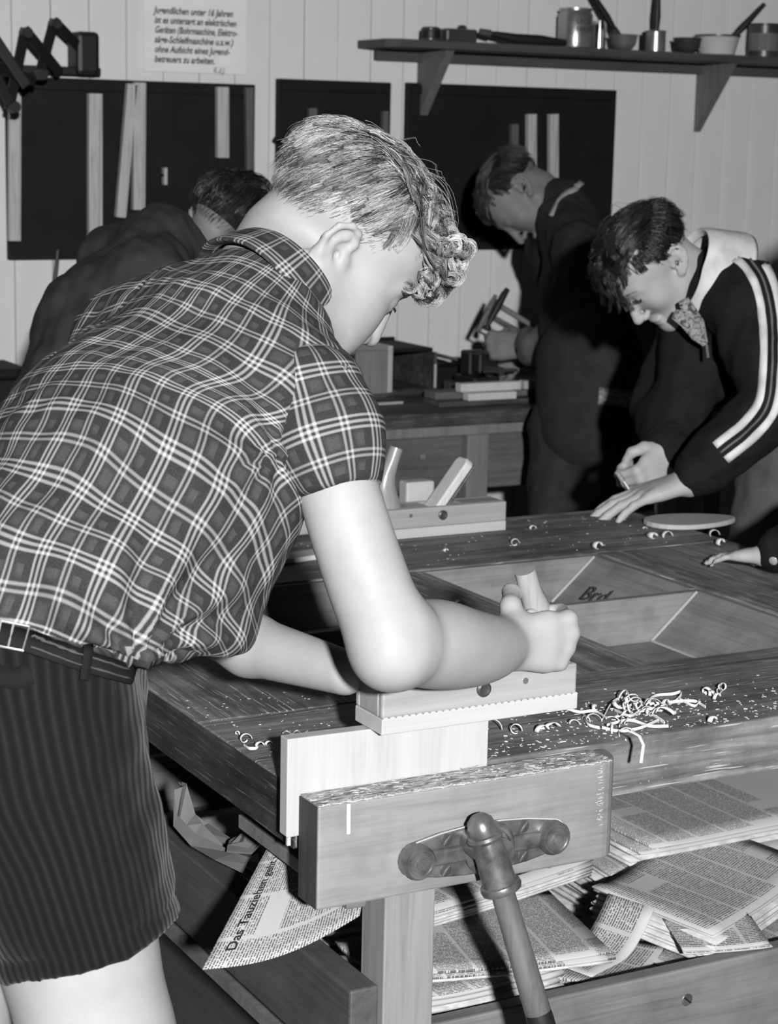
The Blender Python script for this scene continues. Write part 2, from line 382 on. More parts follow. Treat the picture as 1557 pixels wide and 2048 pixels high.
# ------------------------------------------------------------ the front workbench
BX0, BX1, BY0, BY1, BZ = .853, 2.095, 1.752, 2.95, .76
IX0, IX1, IY0, IY1 = 1.13, 1.824, 2.012, 2.628
bench = thing('workbench', 'big dark scarred workbench with sunken trays in its top', 'workbench', (BX0, BY0, 0))
def bp(name, a, b, mat, bevel=.003):
    o_ = Vector((BX0, BY0, 0)); return bx(name, Vector(a)-o_, Vector(b)-o_, M[mat], bench, bevel)
bp('front_slab', (BX0, BY0, BZ-.066), (BX1, IY0, BZ), 'bench')
bp('back_slab', (BX0, IY1, BZ-.066), (BX1, BY1, BZ), 'bench')
bp('left_slab', (BX0+.001, IY0+.0005, BZ-.066), (IX0, IY1-.0005, BZ-.0005), 'benchy')
bp('right_slab', (IX1, IY0+.0005, BZ-.066), (BX1-.001, IY1-.0005, BZ-.0005), 'benchy')
bp('middle_rail', (1.385, IY0+.001, BZ-.066), (1.482, IY1-.001, BZ-.002), 'benchy')
bp('tray_divider', (1.483, 2.343, BZ-.075), (IX1-.001, 2.357, BZ-.004), 'tray', .001)
bp('tray_divider', (IX0+.001, 2.343, BZ-.075), (1.384, 2.357, BZ-.004), 'tray', .001)
bp('tray_floor', (IX0+.001, IY0+.001, BZ-.082), (IX1-.001, IY1-.001, BZ-.074), 'tray', 0)
bp('tray_side', (IX0+.002, IY1-.010, BZ-.074), (1.384, IY1-.001, BZ-.003), 'tray', .001)
bp('tray_side', (1.483, IY1-.010, BZ-.074), (IX1-.002, IY1-.001, BZ-.003), 'tray', .001)
o_ = Vector((BX0, BY0, 0))
for (ya, yb) in ((IY0+.001, 2.3425), (2.3575, IY1-.0105)):
    for (xt, xb, s_) in ((IX1, IX1-.082, 1), (1.483, 1.50, -1)):
        mb = MB(); pl = [(xt, BZ-.003), (xb, BZ-.0735), (xb-.009*s_, BZ-.0735), (xt-.011*s_, BZ-.003)]
        vs = [(x_, y_, z_) for y_ in (ya, yb) for x_, z_ in pl]
        mb.add([Vector(v)-o_ for v in vs], [(0, 1, 2, 3), (7, 6, 5, 4)]+[(i, (i+1) % 4, 4+(i+1) % 4, 4+i) for i in range(4)])
        mb.build('tray_end', M['trayy'], bench, bevel=.0008)
# pale dusty joints where the slanted ends meet the tray sides
for (yy, dy) in ((IY1-.0125, -1), (2.3395, -1)):
    MB().tube([Vector((IX1-.013, yy, BZ-.004))-o_, Vector((IX1-.093, yy, BZ-.0725))-o_], .0022, 6).build('joint_strip', M['joint'], bench)
MB().tube([Vector((IX1-.093, 2.340, BZ-.0725))-o_, Vector((IX1-.093, IY0+.01, BZ-.0725))-o_], .002, 6).build('joint_strip', M['joint'], bench)
lettering('pencil_scribble', 'Brd', .042, frame(Vector((IX1-.085, 2.54, BZ-.058))-o_, Vector((.08, -.9, .07)).normalized(), Vector((.082, 0, .07)).normalized(), Vector((-.65, 0, .76)).normalized()) @ Matrix.Translation((0, 0, .010)), M['darktin'], bench)
bp('side_shade_plate', (BX0-.0015, BY0+.001, BZ-.0655), (BX0+.0002, BY1-.001, BZ-.001), 'benchshade', .0005)  # added thin plate; its dark colour paints in shade on the left side
# apron, legs, lower shelf box
bp('apron', (BX0+.13, BY1-.10, BZ-.17), (BX1-.08, BY1-.075, BZ-.0665), 'frame')
LG = [(.987, 1.80), (1.96, 1.80), (.987, 2.82), (1.96, 2.82)]
for x_, y_ in LG: bp('leg', (x_, y_, 0), (x_+.064, y_+.055, BZ-.0665), 'leg', .002)
bp('stretcher', (1.052, 1.822, .315), (2.02, 1.846, .426), 'frame')
bp('stretcher', (.95, 1.808, .385), (.986, 2.88, .495), 'framey')
bp('stretcher', (2.025, 1.81, .315), (2.05, 2.88, .426), 'framey')
bp('stretcher', (.987, 2.876, .315), (2.024, 2.896, .426), 'frame')
bp('shelf_board', (.987, 1.8465, .315), (2.0245, 2.8755, .332), 'frame', 0)
p = ony(1375, 2000, 1.822)-o_
mb = MB().lathe([(.0001, -.001), (.0075, -.001), (.0088, .0005), (.0088, .004)], p, (0, 1, 0), 16); sc_ = mb.build('screw', M['iron'], bench, True)
MB().box((-.007, -.0016, -.0011), (.007, -.0005, .0011), Matrix.Translation(p) @ Matrix.Rotation(.7, 4, 'Y')).build('slot', M['black'], sc_)

# ------------------------------------------------------------ the front vise
VY0, VY1 = 1.690, 1.7335
vise = thing('front_vise', 'beech front vise with iron face plate and hanging lever', 'vise', (1.03, VY0, .70))
ov = Vector((1.03, VY0, .70))
def V_(x_, y_, z_): return Vector((x_, y_, z_))-ov
# jaw: rounded right end
pr = [(.848, VY0), (1.196, VY0)]+[(1.196+.028*math.sin(a_), VY1-.002-(VY1-.002-VY0)*math.cos(a_)) for a_ in np.linspace(.25, 1.5, 7)]+[(1.224, VY1), (.848, VY1)]
mb = MB(); mb.prism([(x_-ov.x, y_-ov.y) for x_, y_ in pr], .650-ov.z, .7605-ov.z); jaw = mb.build('jaw', M['jaw'], vise, bevel=.0025)
bx('end_grain', V_(.8472, VY0+.002, .651), V_(.8485, VY1-.001, .7595), M['jawend'], jaw, 0)
# chewed pale top edge
n_ = NT('chewed_edge'); _f = n_.noise(n_.co(scale=(30, 160, 160)), 2.2, 6, .7); M['chewed'] = n_.base(n_.ramp(_f, [(.38, .08), (.48, .28), (.58, .5)]), .8, .2); n_.bump(_f, .8, .002)
bx('worn_top', V_(.8485, VY0+.0015, .7604), V_(1.206, VY1-.001, .7612), M['chewed'], jaw, 0)
mb = MB()
for i in range(420):
    x_ = random.uniform(.85, 1.205); edge = random.random() < .5; y_ = VY0+random.uniform(-.0003, .004) if edge else random.uniform(VY0+.0005, VY1-.002); a_ = random.gauss(0, .45)
    L = random.uniform(.002, .009); wd = random.uniform(.0003, .0009)
    mb.box((-L/2, -wd/2, -.0004), (L/2, wd/2, random.uniform(.0002, .0010)), Matrix.Translation(V_(x_, y_, .7611)) @ Matrix.Rotation(a_, 4, 'Z') @ Matrix.Rotation(random.uniform(-.12, .12), 4, 'Y'))
for i in range(34):   # nicks at the right end of the front face
    z_ = random.uniform(.69, .758); L = random.uniform(.002, .008); mb.box((-L, -.0002, -.0004), (0, .0001, .0004), Matrix.Translation(V_(1.196-random.uniform(0, .004), VY0-.0001, z_)) @ Matrix.Rotation(random.uniform(-.25, .25), 4, 'Y'))
o = mb.build('splinters', M['chip'], vise); o['kind'] = 'stuff'
p = ony(698, 1630, VY0)-ov
MB().tube([p+Vector((0, 0, .012)), p, p+Vector((.0003, 0, -.02))], [(.0022, .001), (.0022, .001), (.0022, .0012)], 8).build('paint_drip', M['enamel'], vise, True)
# iron face plate
cl, cr = ony(826, 1717, VY0)-ov, ony(1096, 1668, VY0)-ov
ctr = ony(968, 1692, VY0)-ov
ax_ = (cr-cl).normalized(); up_ = Vector((ax_.z*-1, 0, ax_.x)); L2 = (cr-cl).length/2
Mp = frame((cl+cr)/2, ax_, up_, (0, -1, 0))
out = []
for k in range(9): a_ = math.pi/2+math.pi*k/8; out.append((-L2+.019*math.cos(a_), .019*math.sin(a_)))
out += [(-L2+.03, -.0245), (-.02, -.0275), (.02, -.0275), (L2-.03, -.0245)]
for k in range(9): a_ = -math.pi/2+math.pi*k/8; out.append((L2+.019*math.cos(a_), .019*math.sin(a_)))
out += [(L2-.03, .0245), (.02, .0275), (-.02, .0275), (-L2+.03, .0245)]
plate = MB().prism(out, 0, .007, Mp).build('face_plate', M['iron'], vise, bevel=.0025)
MB().tube([Mp @ Vector((x_, y_, .0062)) for x_, y_ in out[-13:]+out[:1]], .0009, 6).build('dust_line', M['chip'], plate, True)
MB().box((-L2, -.009, .006), (L2, .009, .0125), Mp).build('rib', M['iron'], plate, bevel=.004, seg=3)
for s_ in (-1, 1):
    o = MB().lathe([(.0185, 0), (.0185, .012), (.016, .0155), (.0135, .0155), (.0125, .0145), (.006, .0145), (.0055, .0165), (.0001, .0168)], Mp @ Vector((s_*L2, 0, .004)), (0, -1, 0), 28).build('guide_bolt', M['iron'], vise, True)
    for z_ in (-1, 1):
        c_ = Mp @ Vector((s_*.0475, z_*.0165, .0068))
        o = MB().lathe([(.0068, -.002), (.0068, .0006), (.0055, .0012), (.0001, .0013)], c_, (0, -1, 0), 18).build('plate_screw', M['darktin'], vise, True)
        MB().box((-.0062, -.0017, -.0009), (.0062, -.0008, .0009), Matrix.Translation(c_) @ Matrix.Rotation(-.9, 4, 'Y')).build('slot', M['steel'], o)
MB().lathe([(.030, .004), (.030, .012), (.026, .0165), (.023, .0165), (.022, .013), (.018, .013), (.018, .03)], Mp @ Vector((.004, 0, 0)), (0, -1, 0), 30).build('collar', M['iron'], vise, True)
# lever: hub with domed cap, rings and round wooden handle
h0 = ony(966, 1660, VY0-.035)-ov; h1 = ony(1003, 1775, VY0-.045)-ov; e1 = ony(1082, 2042, VY0-.075)-ov; e2 = ony(1100, 2110, VY0-.08)-ov
ha = (h1-h0).normalized(); hl = (h1-h0).length
MB().lathe([(.0001, -.018), (.008, -.0165), (.0135, -.011), (.0155, -.002), (.0155, .004), (.018, .005), (.0195, .008), (.018, .0115), (.0155, .0125), (.0165, .018), (.0175, .04), (.0185, hl-.006), (.021, hl-.005), (.0222, hl-.001), (.021, hl+.003), (.0145, hl+.004), (.012, hl+.006)], h0, ha, 32).build('lever_hub', M['iron'], vise, True)
MB().lathe([(.017, 0), (.017, .045)], h0+ha*.022+Vector((0, .045, 0)), (0, -1, 0), 20).build('screw_spindle', M['iron'], vise, True)
hd = (e1-h1)
lev = MB().tube([h1, h1+hd*.1, h1+hd*.5, h1+hd*.93], [.0125, .0128, .0135, .0142], 20).build('lever_handle', M['leverwood'], vise, True)
MB().tube([h1+hd*.93, h1+hd*.99, e2], [.0142, .0148, .0148], 20).build('lever_tip', M['black'], vise, True)
MB().box(V_(.895, 1.715, .634), V_(.918, 1.99, .650)).build('guide_bar', M['frame'], vise, bevel=.001)

# ------------------------------------------------------------ board in the vise
wb = thing('workpiece_board', 'pale fresh board clamped upright in the vise under the plane', 'board', (.834, 1.7342, .7162))
MB().prism([(0, 0), (.003, -.001), (.019, 0), (.019, .04), (.239, .04), (.239, .1015), (0, .1045)], 0, .0172, frame((0, .0172, 0), (1, 0, 0), (0, 0, 1), (0, -1, 0))).build('board', M['board'], wb, bevel=.0012)
bx('batten', (.004, .006, -.012), (.008, .010, 0), M['sole'], wb, .0004)

# ------------------------------------------------------------ hand planes
def hand_plane(name, label, loc, rz, L=.24, W=.06, Hh=.051, horn_x=.085, near=-1):
    t = thing(name, label, 'hand plane', loc, rz)
    so = .017
    bx('sole', (-L/2, -W/2, 0), (L/2, W/2, so), M['sole'], t, .0012)
    b = MB(); # body with an open throat
    b.box((-L/2, -W/2, so), (L/2-.002, -W/2+.009, Hh)); b.box((-L/2, W/2-.009, so), (L/2-.002, W/2, Hh))
    b.box((-L/2+.0002, -W/2+.009, so), (-.045, W/2-.009, Hh-.0002)); b.box((.02, -W/2+.009, so), (L/2-.0022, W/2-.009, Hh-.0002))
    body = b.build('body', M['plane'], t, bevel=.0025)
    MB().box((-.045, -W/2+.009, so), (.02, W/2-.009, so+.004)).build('throat', M['black'], t)
    if near < 0:
        zig = MB()
        k = int(L/.008)
        for i in range(k):
            x_ = -L/2+.004+i*L/k; zig.prism([(-.004, 0), (.004, 0), (.0015, .0022), (-.0015, .0022)], -.0004, .0004, frame((x_, -W/2, so-.0002), (1, 0, 0), (0, 0, 1), (0, -1, 0)))
        zig.build('joint_teeth', M['sole'], body)
    hp = [(horn_x-.005, 0, Hh-.03), (horn_x-.002, 0, Hh-.005), (horn_x+.006, 0, Hh+.015), (horn_x+.010, 0, Hh+.035), (horn_x+.006, 0, Hh+.055), (horn_x-.004, 0, Hh+.078), (horn_x-.012, 0, Hh+.10)]
    hr = [(.020, .019), (.0205, .02), (.021, .019), (.0195, .0175), (.0155, .015), (.012, .012), (.0118, .0118)]
    h = MB().tube(hp, hr, 18, flat=(1, 0, 0)).build('horn', M['horn'], t, True); 
    MB().tube([(horn_x-.026, 0, Hh-.012), (horn_x-.026, near*(W/2+.001), Hh-.012)], .0035, 10).build('cross_pin', M['steel'], t, True)
    # iron and wedge leaning back towards the rear
    d = Vector((-.62, 0, .785)); nrm = Vector((.785, 0, .62)); o1 = Vector((.006, 0, so))
    MB().box((-.021, 0, 0), (.021, .004, .122), frame(o1, (0, 1, 0), nrm, d)).build('plane_iron', M['iron'], t, bevel=.0008)
    MB().prism([(-.019, 0), (.019, 0), (.019, .118), (.013, .125), (-.013, .125), (-.019, .118)], 0, .016, frame(o1+nrm*.0045, (0, 1, 0), d, nrm)).build('wedge', M['wedge'], t, bevel=.003)
    MB().lathe([(.0085, 0), (.0085, .002), (.006, .0032), (.003, .002), (.0001, .002)], (.0, near*(W/2+.0005), .036), (0, near, 0), 16).build('side_button', M['darktin'], t, True)
    return t
hand_plane('hand_plane', 'beech hand plane pushed along the upright board by the blond boy', (1.047, 1.7355, .8205), 0, horn_x=.078)
hand_plane('hand_plane', 'idle beech hand plane with tilted pale wedge on the far side of the bench', (1.655, 2.875, .7605), math.pi, horn_x=.088, L=.255, near=1)
a, b = ony(812, 1000, 2.915), ony(869, 960, 2.915)
o = MB().box((0, 0, 0), (b.x-a.x, .03, b.z-BZ-.001)).build('wooden_block', M['sole'], None, bevel=.004); o.location = (a.x, 2.912, BZ+.0005); tag(o, 'plain pale wood block standing behind the horn of the idle hand plane', 'block')

# ------------------------------------------------------------ signed-distance modelling for bodies and clothes
BIG = 9.0
def A(v): return np.array(v, dtype=np.float32)
class SDF:
    def __init__(s): s.p = []
    def cap(s, a, b, ra, rb=None, k=.02, op=1):
        a, b = A(a), A(b); rb = ra if rb is None else rb; ab = b-a; L2 = max(float(ab@ab), 1e-9)
        def f(p):
            q = p-a; t = np.clip((q@ab)/L2, 0, 1); q = q-t[..., None]*ab
            return np.sqrt((q*q).sum(-1))-(ra+(rb-ra)*t)
        s.p.append((f, k, op, np.minimum(a-ra, b-rb), np.maximum(a+ra, b+rb), .5)); return s
    def chain(s, pts, rs, k=.02, op=1):
        for i in range(len(pts)-1): s.cap(pts[i], pts[i+1], rs[i], rs[i+1], k if i == 0 else min(k, .012), op)
        return s
    def ell(s, c, r, ax=None, k=.02, op=1):
        c, r = A(c), A(r); ax = np.eye(3, dtype=np.float32) if ax is None else A([tuple(v) for v in ax])
        def f(p):
            q = (p-c)@ax.T; k0 = np.sqrt(((q/r)**2).sum(-1)); k1 = np.sqrt(((q/(r*r))**2).sum(-1))+1e-6
            return k0*(k0-1)/k1
        h = np.sqrt(((ax*r[:, None])**2).sum(0)); s.p.append((f, k, op, c-h, c+h, 1.0)); return s
    def ecap(s, a, b, ra, rb, side, k=.03, op=1):
        # capsule with an elliptical section: ra, rb = (half width along side, half depth)
        a, b = A(a), A(b); ab = b-a; L = float(np.sqrt(ab@ab)); d = ab/L; sd = A(side); sd = sd-d*(sd@d); sd = sd/np.sqrt(sd@sd); fr = np.cross(d, sd)
        def f(p):
            q = p-a; t = q@d; tc = np.clip(t, 0, L); e = t-tc; u = tc/L
            rx = ra[0]+(rb[0]-ra[0])*u; ry = ra[1]+(rb[1]-ra[1])*u; x = q@sd; y = q@fr; rz = np.minimum(rx, ry)
            k0 = np.sqrt((x/rx)**2+(y/ry)**2+(e/rz)**2); k1 = np.sqrt((x/rx**2)**2+(y/ry**2)**2+(e/rz**2)**2)+1e-6
            return k0*(k0-1)/k1
        r = max(*ra, *rb); s.p.append((f, k, op, np.minimum(a, b)-r, np.maximum(a, b)+r, 1.0)); return s
    def limb(s, pts, rs, k=.02, n=5):
        # smooth tapering limb: Catmull-Rom through the joints
        p = [np.array(tuple(v)) for v in pts]; r = list(rs); p = [2*p[0]-p[1]]+p+[2*p[-1]-p[-2]]; r = [r[0]]+r+[r[-1]]; P_, R_ = [], []
        for i in range(1, len(p)-2):
            for j in range(n):
                t = j/n; f = lambda a, b, c, d: .5*(2*b+(c-a)*t+(2*a-5*b+4*c-d)*t*t+(3*b-a-3*c+d)*t**3)
                P_.append(f(*p[i-1:i+3])); R_.append(f(*r[i-1:i+3]))
        P_.append(p[-2]); R_.append(r[-2])
        for i in range(len(P_)-1): s.cap(P_[i], P_[i+1], R_[i], R_[i+1], k if i == 0 else .006)
        return s
    def half(s, o, n, k=.01):   # cut away everything on the side the normal points to
        o, n = A(o), A(n)/np.linalg.norm(n)
        s.p.append((lambda p: -((p-o)@n), k, -1, None, None, 0)); return s
    def mesh(s, vox, zsplit=None, low=.012, pad=.012):
        lo = np.min([q[3] for q in s.p if q[2] > 0 and q[3] is not None], 0)-pad; hi = np.max([q[4] for q in s.p if q[2] > 0 and q[4] is not None], 0)+pad
        B = 8
        def axis(l, h, v): n = int(math.ceil((h-l)/v/B))*B; return (l+np.arange(n+1)*v).astype(np.float32)
        X, Y = axis(lo[0], hi[0], vox), axis(lo[1], hi[1], vox)
        if zsplit is not None and lo[2] < zsplit:
            n = int(math.ceil((zsplit-lo[2])/low/B))*B; Z = np.concatenate([zsplit-low*np.arange(n, 0, -1), axis(zsplit, hi[2], vox)]).astype(np.float32)
        else: Z = axis(lo[2], hi[2], vox)
        nx, ny, nz = (len(X)-1)//B, (len(Y)-1)//B, (len(Z)-1)//B
        def mid(C, n): return (C[:-1].reshape(n, B)[:, 0]+C[B::B])/2, (C[B::B]-C[:-1].reshape(n, B)[:, 0])/2
        mx, hx = mid(X, nx); my, hy = mid(Y, ny); mz, hz = mid(Z, nz)
        G = np.stack(np.meshgrid(mx, my, mz, indexing='ij'), -1).reshape(-1, 3)
        HR = np.sqrt(hx[0]**2+hy[0]**2+np.broadcast_to(hz, (nx, ny, nz)).reshape(-1)**2)+max(vox, .001)
        best = np.full(len(G), BIG, np.float32); cd = []
        for f, k, op, l, h, _ in s.p:
            if l is not None:
                c_, e_ = (l+h)/2, (h-l)/2
                db = np.maximum(np.abs(G-c_)-e_, 0); near = np.sqrt((db*db).sum(1)) < HR+k
                d = np.full(len(G), BIG, np.float32); d[near] = f(G[near])
            else: d = f(G)
            cd.append(d)
            if op > 0: best = np.minimum(best, d)
        act = np.nonzero((best < HR+.02) & (best > -HR-.045))[0]
        bi = np.stack(np.unravel_index(act, (nx, ny, nz)), 1)
        ii = np.arange(B)
        px = X[bi[:, 0, None]*B+ii]; py = Y[bi[:, 1, None]*B+ii]; pz = Z[bi[:, 2, None]*B+ii]
        n = len(act); Pp = np.empty((n, B, B, B, 3), np.float32)
        Pp[..., 0] = px[:, :, None, None]; Pp[..., 1] = py[:, None, :, None]; Pp[..., 2] = pz[:, None, None, :]
        Pp = Pp.reshape(n, B**3, 3); D = np.full((n, B**3), .5, np.float32)
        for (f, k, op, l, h, _), d0 in zip(s.p, cd):
            w_ = d0[act] < HR[act]*1.7+k+.012
            if not w_.any(): continue
            d = f(Pp[w_].reshape(-1, 3)).reshape(-1, B**3); c_ = D[w_]
            if op > 0:
                hh = np.maximum(k-np.abs(c_-d), 0)/k; D[w_] = np.minimum(c_, d)-hh*hh*k*.25
            else:
                d = -d; hh = np.maximum(k-np.abs(c_-d), 0)/k; D[w_] = np.maximum(c_, d)+hh*hh*k*.25
        F = np.where(best < 0, np.float32(-.5), np.float32(.5)).reshape(nx, ny, nz).repeat(B, 0).repeat(B, 1).repeat(B, 2)
        for (f, k, op, l, h, _), d0 in zip(s.p, cd):
            if op < 0:
                ins = (d0 < -HR).reshape(nx, ny, nz)
                if ins.any(): F[ins.repeat(B, 0).repeat(B, 1).repeat(B, 2)] = .5
        F = F.reshape(nx, B, ny, B, nz, B); F[bi[:, 0], :, bi[:, 1], :, bi[:, 2], :] = D.reshape(n, B, B, B); F = F.reshape(nx*B, ny*B, nz*B)
        S = F < 0; C = [X[:-1], Y[:-1], Z[:-1]]
        sh = np.array(F.shape)
        cell = S[:-1, :-1, :-1].astype(np.int8)
        for dx, dy, dz in ((1,0,0),(0,1,0),(0,0,1),(1,1,0),(1,0,1),(0,1,1),(1,1,1)):
            cell += S[dx:sh[0]-1+dx, dy:sh[1]-1+dy, dz:sh[2]-1+dz]
        ci = np.stack(np.nonzero((cell > 0) & (cell < 8)), 1); N = len(ci)
        idx = np.full(tuple(sh-1), -1, np.int32); idx[ci[:, 0], ci[:, 1], ci[:, 2]] = np.arange(N)
        off = np.array([(a, b, c) for a in (0, 1) for b in (0, 1) for c in (0, 1)])
        cv = np.stack([F[ci[:, 0]+o[0], ci[:, 1]+o[1], ci[:, 2]+o[2]] for o in off], 1)
        acc = np.zeros((N, 3), np.float32); cnt = np.zeros(N, np.float32)
        for a in range(8):
            for ax in range(3):
                if off[a][ax]: continue
                o2 = off[a].copy(); o2[ax] = 1; b = o2[0]*4+o2[1]*2+o2[2]
                va, vb = cv[:, a], cv[:, b]; m_ = (va < 0) != (vb < 0); t = np.where(m_, va/np.where(m_, va-vb, 1), 0)
                q = np.broadcast_to(off[a].astype(np.float32), (N, 3)).copy(); q[:, ax] += t
                acc += q*m_[:, None]; cnt += m_
        acc /= cnt[:, None]
        V = np.stack([C[i][ci[:, i]]+acc[:, i]*(C[i][np.minimum(ci[:, i]+1, len(C[i])-1)]-C[i][ci[:, i]]) for i in range(3)], 1)
        Fs = []
        for ax in range(3):
            u, v = (ax+1) % 3, (ax+2) % 3
            sl0 = [slice(None)]*3; sl1 = [slice(None)]*3; sl0[ax] = slice(0, -1); sl1[ax] = slice(1, None)
            a, b = S[tuple(sl0)], S[tuple(sl1)]; e = np.stack(np.nonzero(a != b), 1)
            e = e[(e[:, u] > 0) & (e[:, v] > 0) & (e[:, u] < sh[u]-1) & (e[:, v] < sh[v]-1)]
            if not len(e): continue
            fl = a[e[:, 0], e[:, 1], e[:, 2]]
            def at(du, dv):
                c = e.copy(); c[:, u] -= du; c[:, v] -= dv; return idx[c[:, 0], c[:, 1], c[:, 2]]
            q = np.stack([at(1, 1), at(0, 1), at(0, 0), at(1, 0)], 1); q[~fl] = q[~fl][:, ::-1]; Fs.append(q)
        return V, np.concatenate(Fs)
def np_mesh(name, V, Fq, mat, parent=None, uv=None, smooth=True):
    me = bpy.data.meshes.new(name); nf, k = Fq.shape
    me.vertices.add(len(V)); me.vertices.foreach_set('co', np.asarray(V, np.float32).ravel())
    me.loops.add(nf*k); me.loops.foreach_set('vertex_index', Fq.ravel().astype(np.int32))
    me.polygons.add(nf); me.polygons.foreach_set('loop_start', np.arange(0, nf*k, k, dtype=np.int32))
    me.update(calc_edges=True)
    if uv is not None:
        l = me.uv_layers.new(name='weave'); l.data.foreach_set('uv', np.asarray(uv, np.float32)[Fq.ravel()].ravel())
    me.validate(); o = link_mesh(name, me, mat, parent, smooth); return o
def vnormals(V, Fq):
    n = np.cross(V[Fq[:, 2]]-V[Fq[:, 0]], V[Fq[:, 3]]-V[Fq[:, 1]]); N = np.zeros_like(V)
    for i in range(4):
        for c in range(3): N[:, c] += np.bincount(Fq[:, i], n[:, c], len(V))
    return N/(np.linalg.norm(N, axis=1, keepdims=True)+1e-9)
def wob(V, f, seed, n=7):
    r = np.random.default_rng(seed); o = np.zeros(len(V))
    for i in range(n):
        d = r.normal(size=3); d /= np.linalg.norm(d); o += np.sin(V@d*f*r.uniform(.6, 1.6)*2*np.pi+r.uniform(0, 6.3))
    return o/n**.5
def spline(pts, n=10):
    p = [np.array(tuple(v), float) for v in pts]; p = [2*p[0]-p[1]]+p+[2*p[-1]-p[-2]]; o = []
    for i in range(1, len(p)-2):
        for j in range(n):
            t = j/n; a, b, c, d = p[i-1:i+3]; o.append(.5*(2*b+(c-a)*t+(2*a-5*b+4*c-d)*t*t+(3*b-a-3*c+d)*t**3))
    o.append(p[-2]); return o
def axis_uv(V, pts, back, side, R, sig=.035):
    # v = distance along a bent axis, u = angle about it (0 at the back) times R; softly weighted so that it stays continuous
    C = np.array(spline(pts, 10)); sl = np.concatenate([[0], np.cumsum(np.linalg.norm(np.diff(C, axis=0), axis=1))])
    D = np.gradient(C, axis=0); D /= np.linalg.norm(D, axis=1, keepdims=True)
    bk = A(back)-D*(D@A(back))[:, None]; bk /= np.linalg.norm(bk, axis=1, keepdims=True); sd = np.cross(D, bk); sd *= np.sign(sd@A(side))[:, None]
    uv = np.zeros((len(V), 2))
    for a in range(0, len(V), 20000):
        v = V[a:a+20000]; q = v[:, None]-C[None]; d2 = (q*q).sum(2); w = np.exp(-(d2-d2.min(1, keepdims=True))/sig**2); w /= w.sum(1, keepdims=True)
        c = w@C; d = w@D; d /= np.linalg.norm(d, axis=1, keepdims=True); b = w@bk; b -= d*(b*d).sum(1, keepdims=True); b /= np.linalg.norm(b, axis=1, keepdims=True); s_ = w@sd
        e = v-c; uv[a:a+20000, 0] = np.arctan2((e*s_).sum(1), (e*b).sum(1))*R; uv[a:a+20000, 1] = w@sl+(e*d).sum(1)
    return uv
# ------------------------------------------------------------ hand, head, hair
def hand(S, W, y, n, x, curls, thumb, s=1.0, thumb_dir=None, spread=0.06, k=.004):
    """W wrist, y towards the fingers, n out of the palm, x to the thumb side; curls per finger (3 joint angles)."""
    W = Vector(W); y = Vector(y).normalized(); n = Vector(n); n = (n-y*n.dot(y)).normalized(); x0 = Vector(x); x = y.cross(n); x = x if x.dot(x0) > 0 else -x
    offs = (.026, .0085, -.009, -.026); ln = (.082, .086, .081, .073)
    ph = ((.040, .025, .020), (.044, .028, .021), (.040, .026, .020), (.031, .020, .017)); rr = (.0088, .0090, .0085, .0074)
    S.ecap(W-y*.004, W+y*.055*s, (.026*s, .016*s), (.037*s, .0145*s), x, .014)
    for i in range(4):
        K = W+y*ln[i]*s+x*offs[i]*s
        S.cap(W+y*.02*s+x*offs[i]*.6*s, K, .0125*s, .0105*s, .010)
        a = 0; p = K; d0 = (y+x*(offs[i]/.026)*spread).normalized(); r = rr[i]*s
        for j in range(3):
            a += curls[i][j]; d = d0*math.cos(a)+n*math.sin(a); q = p+d*ph[i][j]*s
            S.cap(p, q, r*1.08 if j == 0 else r, r*.93, k if j else .006); r *= .93; p = q
    tb = W+x*.018*s+y*.018*s+n*.008*s; t1, t2, t3 = [W+x*c[0]*s+y*c[1]*s+n*c[2]*s for c in thumb]
    S.cap(tb, t1, .0150*s, .0125*s, .012); S.cap(t1, t2, .0115*s, .0100*s, .005); S.cap(t2, t3, .0100*s, .0078*s, .004)
FIST = ((1.25, 1.5, 1.0),)*4
